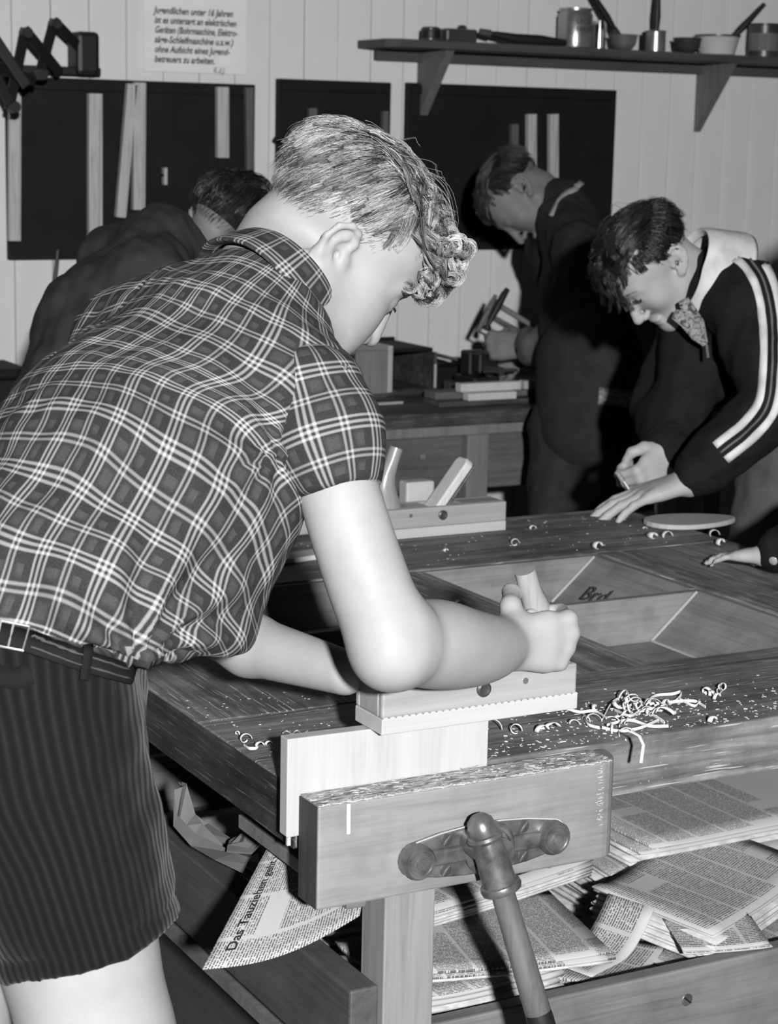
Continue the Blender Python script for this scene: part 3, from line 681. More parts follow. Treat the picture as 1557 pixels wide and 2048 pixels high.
def head_sdf(S, c, fwd, up, s=1.0, ears=(1, -1), neck=None, nr=.05):
    fwd = Vector(fwd).normalized(); up = Vector(up); up = (up-fwd*up.dot(fwd)).normalized(); rt = fwd.cross(up); c = Vector(c); ax = (rt, fwd, up)
    def H(x, y, z): return c+(rt*x+fwd*y+up*z)*s
    def R(*r): return [v*s for v in r]
    S.ell(H(0, -.011, .034), R(.073, .090, .071), ax, .03)
    S.ell(H(0, .034, .032), R(.061, .054, .056), ax, .03)
    S.ell(H(0, .040, -.034), R(.051, .048, .072), ax, .035)
    for g in (1, -1):
        S.cap(H(g*.050, .000, -.048), H(g*.018, .074, -.100), .017*s, .014*s, .03)
        S.ell(H(g*.035, .055, -.024), R(.024, .024, .026), ax, .025)
        S.cap(H(g*.012, .087, .022), H(g*.042, .070, .022), .009*s, .008*s, .014)
    S.ell(H(0, .078, -.104), R(.019, .016, .016), ax, .02)
    for g in (1, -1):
        S.ell(H(g*.031, .098, .004), R(.018, .014, .011), ax, .010, -1)
        S.ell(H(g*.031, .0765, .003), R(.0135, .0135, .0125), ax, .003)
        S.cap(H(g*.019, .0865, .0105), H(g*.042, .0795, .0085), .0040*s, .0035*s, .004)
    S.cap(H(0, .087, .012), H(0, .112, -.038), .0072*s, .0105*s, .012)
    for g in (1, -1):
        S.ell(H(g*.0115, .099, -.043), R(.0075, .010, .0075), ax, .006)
        S.ell(H(g*.0055, .106, -.0495), R(.0028, .004, .004), ax, .002, -1)
    S.ell(H(0, .089, -.068), R(.022, .0105, .0060), ax, .006)
    S.ell(H(0, .087, -.0785), R(.018, .0105, .0065), ax, .006)
    S.cap(H(-.021, .0995, -.0732), H(.021, .0995, -.0732), .0022*s, .0022*s, .002, -1)
    if neck is not None: S.cap(H(0, -.028, -.045), neck, nr*.95, nr*1.05, .03)
    for g in ears:
        # ear: plate, helix rim, antihelix, tragus, lobe
        o = Vector((.0735*g, -.010, -.004)); tilt = .38; flare = .50
        def E(f, u, h=0.0):
            f2 = f*math.cos(tilt)+u*math.sin(tilt)*-1; u2 = u*math.cos(tilt)+f*math.sin(tilt)
            out = h+(.012-f2)*flare*.8
            return H(o.x+g*(out-.004), o.y+f2, o.z+u2)
        pn = (rt*g+fwd*flare*.8).normalized(); pu = (up*math.cos(tilt)-fwd*math.sin(tilt)); pu = (pu-pn*pu.dot(pn)).normalized(); pf = pn.cross(pu)
        S.ell(E(-.004, .003), R(.0185, .027, .0032), (pf, pu, pn), .006)
        hx = [(.006, .000), (.013, .014), (.010, .026), (-.001, .0315), (-.014, .026), (-.0205, .011), (-.018, -.006), (-.010, -.020), (-.002, -.0275)]
        S.chain([E(a_, b_, .0035) for a_, b_ in hx], [.0030*s, .0034*s, .0036*s, .0036*s, .0037*s, .0036*s, .0036*s, .0038*s, .0045*s], .003)
        S.ell(E(.001, -.027, .001), R(.0085, .0085, .0042), (pf, pu, pn), .005)
        S.chain([E(a_, b_, .003) for a_, b_ in [(.002, .018), (-.008, .013), (-.0115, .002), (-.008, -.011), (.000, -.017)]], [.0030*s]*5, .004)
        S.ell(E(.010, -.005, .003), R(.0045, .006, .0045), (pf, pu, pn), .004)
        S.ell(E(.001, -.004, .006), R(.0065, .008, .0065), (pf, pu, pn), .003, -1)
    return H, ax
def strands(name, curves, mat, parent, r=.0004, sides=3):
    """curves: list of (n,3) arrays with one common n; thin tapering tubes in one mesh"""
    C = np.stack(curves).astype(np.float32); m_, n, _ = C.shape
    T = np.gradient(C, axis=1); T /= np.linalg.norm(T, axis=2, keepdims=True)+1e-9
    ref = np.array([.31, .52, .79], np.float32); X = np.cross(T, ref); X /= np.linalg.norm(X, axis=2, keepdims=True)+1e-9; Y = np.cross(T, X)
    rad = r*np.linspace(1, .35, n)[None, :, None]; ring = []
    for k in range(sides):
        a = 2*np.pi*k/sides; ring.append(C+(X*math.cos(a)+Y*math.sin(a))*rad)
    V = np.stack(ring, 2).reshape(-1, 3)
    b = (np.arange(m_)[:, None, None]*n+np.arange(n-1)[None, :, None])*sides; k = np.arange(sides)[None, None, :]; k2 = (k+1) % sides
    Fq = np.stack([b+k, b+k2, b+k2+sides, b+k+sides], -1).reshape(-1, 4)
    return np_mesh(name, V, Fq, mat, parent)

from mathutils.bvhtree import BVHTree
def bvh(V, Fq): return BVHTree.FromPolygons([tuple(v) for v in V], [tuple(f) for f in Fq.tolist()])
def hit(tree, o, d, lift=.0015):
    loc, nor, i, dist = tree.ray_cast(Vector(o), Vector(d).normalized())
    if loc is None: return None, None
    if nor.dot(Vector(d)) > 0: nor = -nor
    return loc+nor*lift, nor

def band_on(tree, path, w0, w1, name, mat, t, lift=.0025, th=.002):
    """a strip lying on a garment: path of photograph points, offsets w0..w1 in pixels across it"""
    p = np.array(path, float); p = np.array(spline([(a, b, 0) for a, b in p], 8))[:, :2]; tg = np.gradient(p, axis=0); tg /= np.linalg.norm(tg, axis=1, keepdims=True); nr = np.stack([-tg[:, 1], tg[:, 0]], 1)
    rows = [[], [], []]; last = None
    for i in range(len(p)):
        pts = []
        for f in (0, .5, 1):
            q = p[i]+nr[i]*(w0+(w1-w0)*f); pts.append(hit(tree, CAMP, ray(*q), lift)[0])
        if any(a is None for a in pts): continue
        if last is not None and (pts[1]-last).length > .06: continue
        last = pts[1]
        for r_, a in zip(rows, pts): r_.append(a)
    if len(rows[0]) < 2: return None
    o = MB().grid(rows).build(name, M[mat], t, True); md = o.modifiers.new('thick', 'SOLIDIFY'); md.thickness = th; md.offset = 0; return o

# ------------------------------------------------------------ people: materials
def skin(name, c):
    n = NT(name); f = n.noise(n.co(), 30, 5); g = n.noise(n.co(), 700, 2)
    n.base(n.ramp(f, [(.3, c*.93), (.7, c*1.05)]), .58, .3); n.bump(g, .06, .0008)
    n.b.inputs['Subsurface Weight'].default_value = .12; n.b.inputs['Subsurface Radius'].default_value = (.006, .006, .006); n.b.inputs['Subsurface Scale'].default_value = 1
    return n.m
def hairmat(name, lo, hi, rough=.35):
    n = NT(name); f = n.noise(n.co(), 55, 3)
    n.base(n.ramp(f, [(.35, lo), (.65, hi)]), rough, .7); return n.m
def plaid():
    n = NT('plaid_cotton'); uv = n.n('ShaderNodeUVMap'); uv.uv_map = 'weave'; sep = n.n('ShaderNodeSeparateXYZ'); n.l(uv.outputs[0], sep.inputs[0])
    p = .055
    def ln(t, pos, w, soft=.006):
        d = n.math('ABSOLUTE', n.math('SUBTRACT', t, pos)); return n.math('MULTIPLY', n.math('SUBTRACT', w+soft, d), 1/soft)
    def axis(sock):
        t = n.math('FRACT', n.math('ADD', n.math('DIVIDE', sock, p), 100.0)); acc = None
        for pos, w_, k_ in ((.165, .011, 1), (.26, .013, 1), (.355, .011, 1), (.70, .009, .8), (.785, .009, .8)):
            l_ = n.n('ShaderNodeClamp'); n.l(ln(t, pos, w_, .020), l_.inputs[0]); v = n.math('MULTIPLY', l_.outputs[0], k_)
            acc = v if acc is None else n.math('MAXIMUM', acc, v)
        bl = None
        for pos in (.53, .98):
            l_ = n.n('ShaderNodeClamp'); n.l(ln(t, pos, .07, .07), l_.inputs[0]); bl = l_.outputs[0] if bl is None else n.math('MAXIMUM', bl, l_.outputs[0])
        return acc, bl
    a1, b1 = axis(sep.outputs[0]); a2, b2 = axis(sep.outputs[1])
    tot = n.math('ADD', a1, a2); bb = n.math('MULTIPLY', b1, b2)
    th = n.noise(n.co(), 900, 2)
    v = n.math('ADD', n.math('ADD', n.math('MULTIPLY', tot, .17), n.math('MULTIPLY', bb, .022)), n.math('MULTIPLY', th, .05))
    cb = n.n('ShaderNodeCombineColor'); [n.l(v, cb.inputs[i]) for i in range(3)]
    n.base(cb.outputs[0], .85, .15); n.bump(th, .10, .0006); return n.m
def corduroy():
    n = NT('dark_corduroy'); uv = n.n('ShaderNodeUVMap'); uv.uv_map = 'weave'; sep = n.n('ShaderNodeSeparateXYZ'); n.l(uv.outputs[0], sep.inputs[0])
    t = n.math('PINGPONG', n.math('ADD', n.math('DIVIDE', sep.outputs[0], .0056), 200.), 1.0)
    f = n.noise(n.co(), 40, 4); v = n.math('MULTIPLY', n.math('POWER', t, 2.0), n.math('ADD', n.math('MULTIPLY', f, .008), .004)); v = n.math('ADD', v, .004)
    cb = n.n('ShaderNodeCombineColor'); [n.l(v, cb.inputs[i]) for i in range(3)]
    n.base(cb.outputs[0], .9, .1); n.b.inputs['Sheen Weight'].default_value = .08; n.bump(t, .5, .0012); return n.m
def cloth(name, c, rough=.9, knit=0):
    n = NT(name); f = n.noise(n.co(), 25, 5); g = n.noise(n.co(), 800, 2)
    n.base(n.ramp(f, [(.3, c*.8), (.7, c*1.2)]), rough, .1); n.bump(g, .2, .0012); return n.m
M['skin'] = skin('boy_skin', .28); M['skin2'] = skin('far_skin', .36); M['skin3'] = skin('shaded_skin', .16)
M['plaid'] = plaid(); M['cord'] = corduroy()
M['blond'] = hairmat('blond_hair', .13, .34, .3); M['scalp'] = plain('hair_root_shade', .06, .8, .2)
M['darkhair'] = hairmat('dark_hair', .006, .03, .3); M['brownhair'] = hairmat('brown_hair', .012, .05, .35)
M['lash'] = plain('eyelash', .01, .7)
M['eye'] = plain('eye_white', .5, .2, .5)
M['cordpale'] = cloth('worn_stitching', .06)
M['belt'] = cloth('belt_cord', .010); M['steelb'] = plain('buckle_steel', .5, .3, .6, .6)
FG = Vector((FW.x, FW.y, 0)).normalized(); RG = Vector((FG.y, -FG.x, 0)); ZZ = Vector((0, 0, 1))
def cf(r, u, a): return RG*r+ZZ*u+FG*a

# ------------------------------------------------------------ the blond boy in the plaid shirt
def blond_boy():
    t = thing('person', 'blond boy in plaid shirt and dark corduroy shorts bending over the vise and planing', 'person', (0, 0, 0))
    right = cf(.72, 0, -.69); head_c = P(672, 473, 2.075)
    hf = cf(.605, -.745, .27); hu = cf(.777, .62, .0)
    pel, wai, mid, che, nkb = P(-35, 1410, 1.80), P(45, 1240, 1.82), P(185, 1060, 1.87), P(295, 890, 1.94), P(505, 620, 2.02)
    ls, le, lw = P(262, 690, 2.07), P(398, 1232, 2.19), P(690, 1345, 2.065)
    rs, re, rw = P(636, 800, 1.895), P(792, 1288, 1.890), P(1008, 1288, 2.062)
    # body
    S = SDF()
    S.ecap(pel, wai, (.100, .070), (.085, .060), right, .03); S.ecap(wai, che, (.085, .060), (.095, .060), right, .04); S.ecap(che, nkb, (.095, .06), (.050, .04), right, .04)
    S.cap(nkb, ls, .045, .042, .03); S.cap(nkb, rs, .040, .034, .02)
    H, ax = head_sdf(S, head_c, hf, hu, 1.0, (1, -1), nkb, .054)
    S.cap(P(560, 640, 2.02), P(640, 640, 2.05), .048, .042, .06)   # front of the neck and throat
    S.chain([ls, le], [.042, .034], .02); S.chain([le, P(500, 1290, 2.145), lw], [.036, .0335, .024], .015)
    S.limb([rs, P(680, 990, 1.88), P(746, 1190, 1.88), re], [.036, .0375, .0385, .0365], .01)
    S.limb([re, P(868, 1288, 1.945), P(930, 1296, 1.992), P(975, 1296, 2.03), rw], [.0365, .0425, .0385, .0325, .0265], .03)
    S.ell(P(775, 1318, 1.872), (.027, .027, .024), None, .025)
    rh, rk = P(62, 1500, 1.765), P(200, 2090, 1.80); lh, lk = P(-70, 1480, 1.87), P(-120, 2080, 1.93)
    for h_, k_, an in ((rh, rk, cf(-.16, 0, -.10)), (lh, lk, cf(-.10, 0, -.06))):
        S.cap(h_, k_, .090, .066, .03); kz = k_.z; a_ = Vector((k_.x, k_.y, .09))+an
        S.cap(k_, (k_*.6+a_*.4)-FG*.012, .062, .060, .03); S.cap((k_*.6+a_*.4)-FG*.012, a_, .055, .036, .02); S.cap(a_, a_-ZZ*.03, .034, .036, .02)
        fd = cf(.66, 0, .75); S.cap(a_-ZZ*.045, a_-ZZ*.06+fd*.13, .036, .028, .02)
    hand(S, rw, cf(.93, -.02, .36), cf(-.36, .0, .93), cf(0, 1, 0), ((1.35, 1.45, .9), (1.3, 1.5, 1.0), (1.3, 1.5, 1.0), (1.2, 1.4, 1.0)),
         ((.040, .016, .020), (.049, .030, .052), (.044, .058, .066)), .90, spread=.05)
    hand(S, P(700, 1345, 2.10), cf(.86, -.02, .06), cf(.05, -1, .1), cf(.1, .1, 1), ((.2, .4, .3), (.2, .4, .3), (.2, .4, .3), (.2, .4, .3)), ((.042, .03, .012), (.05, .05, .016), (.055, .07, .02)), .86)
    V, Fq = S.mesh(.0029, .78, .009); print('boy body', len(V), time.time()-T0)
    body = np_mesh('body', V, Fq, M['skin'], t)
    # shoes
    for k_, an in ((rk, cf(-.16, 0, -.10)), (lk, cf(-.10, 0, -.06))):
        a_ = Vector((k_.x, k_.y, .09))+an; fd = cf(.66, 0, .75); Z = SDF()
        Z.cap(a_-ZZ*.045-fd*.02, a_-ZZ*.048+fd*.135, .043, .037, .02); Z.cap(a_-ZZ*.02, a_+ZZ*.03, .044, .042, .02); Z.half((0, 0, .002), (0, 0, -1))
        v_, f_ = Z.mesh(.007); np_mesh('shoe', v_, f_, M['darktin'], t)
    # shirt
    S = SDF()
    S.ecap(P(55, 1300, 1.815), P(90, 1190, 1.83), (.140, .112), (.146, .116), right, .03)
    S.ecap(P(90, 1190, 1.83), P(215, 1010, 1.88), (.146, .118), (.150, .118), right, .04)
    S.ecap(P(215, 1010, 1.88), che, (.150, .118), (.150, .112), right, .04)
    S.ecap(che, P(410, 735, 1.985), (.148, .108), (.135, .085), right, .05)
    S.cap(P(430, 690, 1.99), P(500, 625, 2.01), .075, .055, .05)
    S.cap(P(500, 640, 2.01), P(265, 688, 2.065), .056, .060, .05); S.cap(P(510, 660, 2.0), P(615, 800, 1.905), .052, .056, .05)
    S.ell(P(330, 1120, 1.90), (.105, .095, .115), None, .06); S.ell(P(300, 1245, 1.85), (.085, .07, .055), None, .05)
    S.ell(P(465, 965, 1.90), (.06, .06, .09), None, .05)
    S.half(P(60, 1202, 1.80), cf(-.31, -.95, -.02), .012)
    V, Fq = S.mesh(.005)
    N = vnormals(V, Fq)
    pts = [P(40, 1330, 1.81), P(90, 1190, 1.83), P(215, 1010, 1.88), che, P(410, 735, 1.985), P(520, 600, 2.03)]
    uv = axis_uv(V, pts, cf(-.69, .3, -.72), right, .15)
    u, v = uv[:, 0], uv[:, 1]
    dsp = .0022*wob(V, 9, 3)+.0012*wob(V, 22, 4)
    # drag folds: radiating from the right armpit and gathering above the belt
    arm = A(P(560, 900, 1.86)); q = V-arm; dd = np.linalg.norm(q, axis=1)
    ang = np.arctan2(q@A(ZZ), q@A(RG)); dsp += .0035*np.exp(-(dd/.10)**2)*np.sin(ang*9)
    arm = A(P(285, 1300, 1.75)); q = V-arm; dd = np.linalg.norm(q, axis=1); ang = np.arctan2(q@A(ZZ), q@A(RG)); dsp += .0065*np.exp(-((dd-.06)/.06)**2)*np.sin(ang*10+dd*25)
    low = np.exp(-np.clip(v-.02, 0, 1)/.07); dsp += .0045*low*np.sin(u*75+2*np.sin(v*30))
    # back yoke seam and centre pleat
    dsp -= .0022*np.exp(-((v-.50-.35*u*u)/.003)**2); dsp -= .004*np.exp(-((u+.075+.05*(v-.3))/.0035)**2)*np.clip((v-.12)*8, 0, 1)
    V2 = V+N*dsp[:, None]
    uv2 = uv+np.stack([.004*wob(V, 6, 8), .004*wob(V, 6, 9)], 1)
    np_mesh('shirt', V2, Fq, M['plaid'], t, uv2)
    # right sleeve
    S = SDF(); sh, hem = P(618, 800, 1.90), P(679, 988, 1.880)
    S.cap(sh, P(652, 880, 1.885), .0570, .0510, .02); S.cap(P(652, 880, 1.885), hem, .0510, .0400, .03)
    S.half(P(679, 988, 1.880), (hem-sh).normalized()+cf(-.12, 0, 0), .004)
    V, Fq = S.mesh(.0042); N = vnormals(V, Fq); uv = axis_uv(V, [P(612, 760, 1.90), hem], cf(0, .1, -1), right, .052)
    d_ = A((hem-sh).normalized()); tt = (V-A(sh))@d_
    V = V+N*(.0018*wob(V, 12, 5)+.0022*np.exp(-((tt-.093)/.003)**2)*0)[:, None]
    sl = np_mesh('sleeve', V, Fq, M['plaid'], t, uv*.92+np.array([.02, .01]))
    # left sleeve (far side)
    S = SDF(); S.cap(P(262, 690, 2.07), P(335, 960, 2.13), .060, .050, .02); S.half(P(335, 960, 2.13), (P(335, 960, 2.13)-P(262, 690, 2.07)), .004)
    V, Fq = S.mesh(.006); np_mesh('sleeve', V, Fq, M['plaid'], t, axis_uv(V, [P(262, 690, 2.07), P(335, 960, 2.13)], cf(0, .1, -1), right, .05))
    # collar: a folded band round the neck
    nx = (head_c-nkb).normalized(); o = nkb+nx*.028; sd = (right-nx*right.dot(nx)).normalized(); fr = nx.cross(sd)
    if fr.dot(hf) < 0: fr = -fr
    rows = []
    na = 49
    for (rad, hgt, fl) in ((.0565, .018, 0), (.0575, .026, 0), (.0605, .0285, 0), (.065, .024, 0), (.0735, -.002, .35), (.080, -.016, .6), (.078, -.0185, .6), (.068, -.006, 0)):
        row = []
        for i in range(na):
            a = math.radians(-160+320*i/(na-1)); r2 = rad*(1+.05*abs(math.sin(a))); fw_ = -math.cos(a)
            drop = -fl*.022*max(0, math.cos(a)*-1)
            row.append(o+sd*math.sin(a)*r2*1.03+fr*(fw_*r2*1.0)+nx*(hgt+drop+.004*math.sin(3*a+1)*fl-.012*max(0, fw_)))
        rows.append(row)
    mb = MB().grid(rows); me_v = np.array([tuple(v_) for v_ in mb.v]); fq = np.array(mb.f)
    uvc = np.stack([np.tile(np.linspace(-.21, .21, na), len(rows)), np.repeat([0, .008, .012, .018, .042, .058, .060, .075], na)], 1)
    c_ = np_mesh('collar', me_v, fq, M['plaid'], t, uvc+np.array([.0, .02]))
    c_.modifiers.new('thick', 'SOLIDIFY').thickness = .0016; c_.modifiers.new('smooth', 'SUBSURF').render_levels = 2
    # shorts
    S = SDF()
    S.ecap(P(-36, 1440, 1.80), P(-4, 1180, 1.81), (.144, .118), (.142, .120), right, .03); S.ell(P(-40, 1440, 1.77), (.13, .12, .13), None, .05)
    hem = P(178, 1890, 1.79); hl = P(-110, 1880, 1.90)
    S.cap(rh, hem, .097, .0865, .04); S.cap(lh, hl, .100, .088, .04); S.ell(P(120, 1560, 1.73), (.05, .05, .12), None, .05)
    # crease bulges below the hip on the front
    for (x, y, tt, r) in ((235, 1640, 1.80, .022), (268, 1725, 1.81, .02), (205, 1560, 1.80, .02)): S.ell(P(x, y, tt), (r*1.3, r*1.3, r*.8), None, .03)
    ld = (hem-rh).normalized(); S.half(hem, ld+cf(.03, -.05, 0), .004)
    S.half(P(60, 1186, 1.80), cf(.34, .94, .02), .006)
    V, Fq = S.mesh(.0055); N = vnormals(V, Fq)
    uv = axis_uv(V, [P(25, 1240, 1.81), rh, hem], cf(0, .1, -1), right, .115)
    V = V+N*(.0022*wob(V, 8, 6)+.0012*wob(V, 20, 7))[:, None]
    hemz = (V-A(hem))@A(ld); V = V-N*(.002*np.exp(-((hemz+.022)/.003)**2))[:, None]
    uv = uv+np.stack([.002*wob(V, 7, 18), 0*uv[:, 0]], 1)
    np_mesh('shorts', V, Fq, M['cord'], t, uv)
    # belt and buckle lie on the shorts: found by casting rays at their surface
    tr = bvh(V, Fq)
    def strip(name, path, w0, w1, lift, mat='belt'): return band_on(tr, path, w0, w1, name, mat, t, lift, .003)
    strip('belt', [(-40, 1262), (30, 1280), (110, 1306), (190, 1332), (262, 1352)], -19, 19, .003)
    strip('belt_stitching', [(60, 1279), (110, 1297), (190, 1323), (250, 1343)], -1, 1, .0050, 'cordpale'); strip('belt_stitching', [(60, 1298), (110, 1315), (190, 1341), (250, 1361)], -1, 1, .0050, 'cordpale')
    strip('belt_loop', [(170, 1300), (164, 1362)], -9, 9, .0055)
    strip('pocket_flap', [(-20, 1348), (30, 1358), (62, 1348)], -22, 20, .003)
    c_ = [hit(tr, CAMP, ray(x, y), .0065)[0] for x, y in ((0, 1252), (53, 1266), (45, 1306), (-6, 1294))]
    if all(c_):
        mb = MB(); mb.tube(c_+[c_[0], c_[0]*.7+c_[1]*.3], .0013, 8); mb.tube([c_[0]*.55+c_[1]*.45, c_[3]*.55+c_[2]*.45], .0010, 8); mb.build('buckle', M['steelb'], t, True)
    return t, H, ax, body
def hair_tone(name, lo, hi, rough=.32):
    n = NT(name); at = n.n('ShaderNodeAttribute'); at.attribute_name = 'tone'
    n.base(n.ramp(at.outputs['Fac'], [(.1, lo), (.55, (lo+hi)*.42), (.95, hi)]), rough, .6); return n.m
def tone_attr(o, tones, per):
    a = o.data.attributes.new('tone', 'FLOAT', 'POINT'); v = np.repeat(np.asarray(tones, np.float32), per); a.data.foreach_set('value', v)
def blond_line(y):   # lowest z of the hair along the head, front y positive
    if y > .055: return .062
    if y > .020: return .062-(.055-y)*1.0
    if y > -.03: return .030
    return .030+(y+.03)*1.45
def grow_hair(t, H, ax, mat, line, seed=5, locks=900, per=17, short_n=9000, curly=1.0, top=.062, L0=.055, L1=.085, lift0=.008, lift1=.017, sw=.35, r=.00038, root_c='scalp', fly=26, short_mat=None, fringe=.06, flift=1.15, wide=1.0, rings=0, capoff=.022):
    rt, fw, up = ax; r_ = random.Random(seed)
    rad = (.0755, .0935, .0735); cen = (0, -.0115, .034)
    hp = lambda th, ph: (cen[0]+rad[0]*math.sin(th)*math.sin(ph), cen[1]+rad[1]*math.sin(th)*math.cos(ph), cen[2]+rad[2]*math.cos(th))
    rows = []
    for i in range(18):
        row = []
        for j in range(61):
            ph = 2*math.pi*j/60; y0 = cen[1]+rad[1]*math.cos(ph)*.9
            zl = max(line(y0)+capoff+.004*math.sin(j*2.7), top-.016 if y0 < .03 and capoff > .01 else 0); thm = math.acos(max(-1, min(1, (zl-cen[2])/rad[2])))
            row.append(H(*hp(thm*i/17+.001, ph)))
        rows.append(row)
    MB().grid(rows).build('hair_roots', M[root_c], t, True)
    def surf(p):
        q = Vector(((p.x-cen[0])/rad[0], (p.y-cen[1])/rad[1], (p.z-cen[2])/rad[2])); l = q.length
        return (l-1)*.084, Vector((q.x/rad[0], q.y/rad[1], q.z/rad[2])).normalized()
    short = []; stone = []
    for _ in range(short_n):
        th = math.acos(r_.uniform(-.9, .75)); ph = r_.uniform(0, 2*math.pi); p = Vector(hp(th, ph))
        zl = line(p.y)+r_.gauss(0, .005)
        if p.z < zl-.006 or p.z > top+.022 or p.y > .06 or (p.y > .015 and p.z > top): continue
        if r_.random() > (p.z-zl+.012)/.030: continue
        s, n = surf(p); d = Vector((0, -.35, -.9)) if p.y < -.01 else Vector((0, -.6, -.7)); d = (d-n*d.dot(n)).normalized()
        L = r_.uniform(.007, .013)*(.5+1.3*min(1, max(0, p.z-zl)/.06)); b = Vector((r_.gauss(0, .3), r_.gauss(0, .3), r_.gauss(0, .3))); lf = r_.uniform(.12, .4)
        short.append([p-n*.0008, p+(d+n*lf+b*.35)*L*.5, p+(d+n*lf*.55+b*.4)*L]); stone.append(min(1, max(0, r_.gauss(.45, .25)+.3*math.sin(p.y*190+p.z*90)*math.sin(p.z*210))))
    X1 = Vector((1, 0, 0))
    def lock(root, L, lift, curl, phase, g0, droop, nst, wd):
        p = Vector(root); pts = [p.copy()]; N = 12; st = L/(N-1)
        for i in range(N-1):
            f = i/(N-2); s, n = surf(p); g = Vector(g0)+Vector((0, 0, -.9*droop*f*f)); g = (g-n*g.dot(n)*(1 if s < lift*1.1 else .3)).normalized()
            want = lift*math.sin(min(1, f*1.6)*1.571); d = g+n*max(-.9, min(1.2, (want-s)/.010))
            if curl: a = phase+f*curl; d = d+(X1*math.cos(a)*.9+Vector((0, -.75, .7))*math.sin(a)*.95)*min(1, f*1.7)
            p = p+d.normalized()*st; s, n = surf(p)
            if s < .0015: p += n*(.0015-s)
            pts.append(p.copy())
        nn = [surf(q)[1] for q in pts]; res = []
        for _ in range(nst):
            a, b, c = r_.gauss(0, wd*wide), r_.gauss(0, wd*wide), r_.gauss(0, wd*.5); w0 = r_.uniform(0, 6.3); cu = []
            for i, q in enumerate(pts):
                f = i/(len(pts)-1); sp = 1-.6*f**1.3
                cu.append(q+Vector((a*sp, b*sp, c*sp))+nn[i]*abs(c)*.6+Vector((math.sin(w0+f*5), math.cos(w0+f*5), 0))*.0007*f)
            res.append(cu)
        return res
    curves = []; tones = []; k = 0
    while k < locks:
        th = r_.uniform(0, 1.62); ph = r_.uniform(0, 2*math.pi) if k % 4 else r_.gauss(0, .5)
        if r_.random() > math.sin(th)*.75+.25: continue
        x, y, z = hp(th, ph)
        if z < line(y)+.028 or z < top-.012 or (y > .03 and z < fringe) or (y > .014 and z < .066): continue
        k += 1
        if y > .048 or (y > .02 and z < top+.020):
            c = lock((x, y, z), r_.uniform(L0, L1*1.15), r_.uniform(lift0, lift1)*flift*(1.5 if y > .058 else 1), curly*r_.uniform(6, 11), r_.uniform(0, 6.3), (r_.uniform(-.3, .3)+sw*.5, 1, -.1), r_.uniform(.3, 1.1), per, .0024)
        elif z > top+.030:
            c = lock((x, y, z), r_.uniform(L0, L1*1.05), r_.uniform(lift0, lift1)*(1 if y > .01 else .5), curly*r_.choice((0, 0, 1.2, 2.2)), r_.uniform(0, 6.3), (r_.uniform(-.2, .2)+sw*(1 if x > 0 else .3), 1, .05), .1, per, .0025)
        else:
            side = 1 if x > 0 else -1
            c = lock((x, y, z), r_.uniform(.022, .040), r_.uniform(.004, .010), 0, 0, (side*.1, -.30 if y < .01 else .15, -1), 0, per-3, .0026)
        tn = min(1, max(0, r_.gauss(.5, .3))); curves += c; tones += [min(1, max(0, tn+r_.gauss(0, .12))) for _ in c]
    for _ in range(rings):
        z = r_.uniform(.030, .100); x = r_.gauss(.012, .030); y = r_.uniform(.084, .114)-6*x*x-(.012 if z > .085 else 0); R = r_.uniform(.006, .0115); a0 = r_.uniform(0, 6.3); tn = min(1, max(0, r_.gauss(.55, .28)))
        e1 = Vector((r_.gauss(0, .35), 1, r_.gauss(0, .3))).normalized(); e2 = Vector((r_.gauss(0, .35), r_.gauss(0, .3), 1)); e2 = (e2-e1*e2.dot(e1)).normalized(); e3 = e1.cross(e2); tr = r_.uniform(3.5, 7.5)*r_.choice((-1, 1)); dr = r_.uniform(-.012, .012)
        for _ in range(20):
            o = Vector((r_.gauss(0, .0022), r_.gauss(0, .0012), r_.gauss(0, .0012))); q = r_.uniform(.85, 1.15); w0 = r_.gauss(0, .25)
            curves.append([Vector((x, y, z))+o+(e1*math.cos(a0+w0+tr*i/11)+e2*math.sin(a0+w0+tr*i/11))*R*q*(1-.25*i/11)+e3*(dr*i/11) for i in range(12)]); tones.append(min(1, max(0, tn+r_.gauss(0, .12))))
    cv = lambda cs: [np.array([tuple(H(*q)) for q in c]) for c in cs]
    o = strands('hair', cv(curves), M[mat], t, r); o['kind'] = 'stuff'; tone_attr(o, tones, 36)
    if short: o = strands('clipped_hair', cv(short), M[short_mat or mat], t, r*.8); o['kind'] = 'stuff'; tone_attr(o, stone, 9)
    if fly:
        fl = []
        for _ in range(fly): fl += lock(hp(r_.uniform(.1, .9), r_.uniform(0, 6.28)), r_.uniform(.06, .1), r_.uniform(.022, .036), r_.choice((0, 2.5, 4)), r_.uniform(0, 6), (r_.uniform(-.5, .5), 1, 0), .3, 2, .002)
        o = strands('stray_hair', cv(fl), M[mat], t, r*.6); o['kind'] = 'stuff'; tone_attr(o, [.7]*len(fl), 36)
def face_hair(t, H, ax, brow='blond', sides=(1, -1)):
    rt, fw, up = ax; r_ = random.Random(3)
    for g in sides:
        la = []; br = []
        for i in range(16):
            f = i/15; a = H(g*(.019+.024*f), .0925-.008*f, .0055-.001*f); b = a+(fw*.0075+up*(-.0035)+rt*g*.002*f); la.append(np.array([tuple(a), tuple((a+b)/2+up*-.001), tuple(b)]))
        strands('eyelashes', la, M['lash'], t, .0006)['kind'] = 'stuff'
        for i in range(90):
            f = r_.random(); a = H(g*(.012+.034*f), .0955-.018*f*f, .0225+.004*math.sin(f*3)+r_.gauss(0, .0015)); d = rt*g*.007+up*.002; br.append(np.array([tuple(a), tuple(a+d*.5), tuple(a+d+fw*-.001)]))
        o = strands('eyebrow', br, M[brow], t, .0003); o['kind'] = 'stuff'; tone_attr(o, [.5]*len(br), 9)
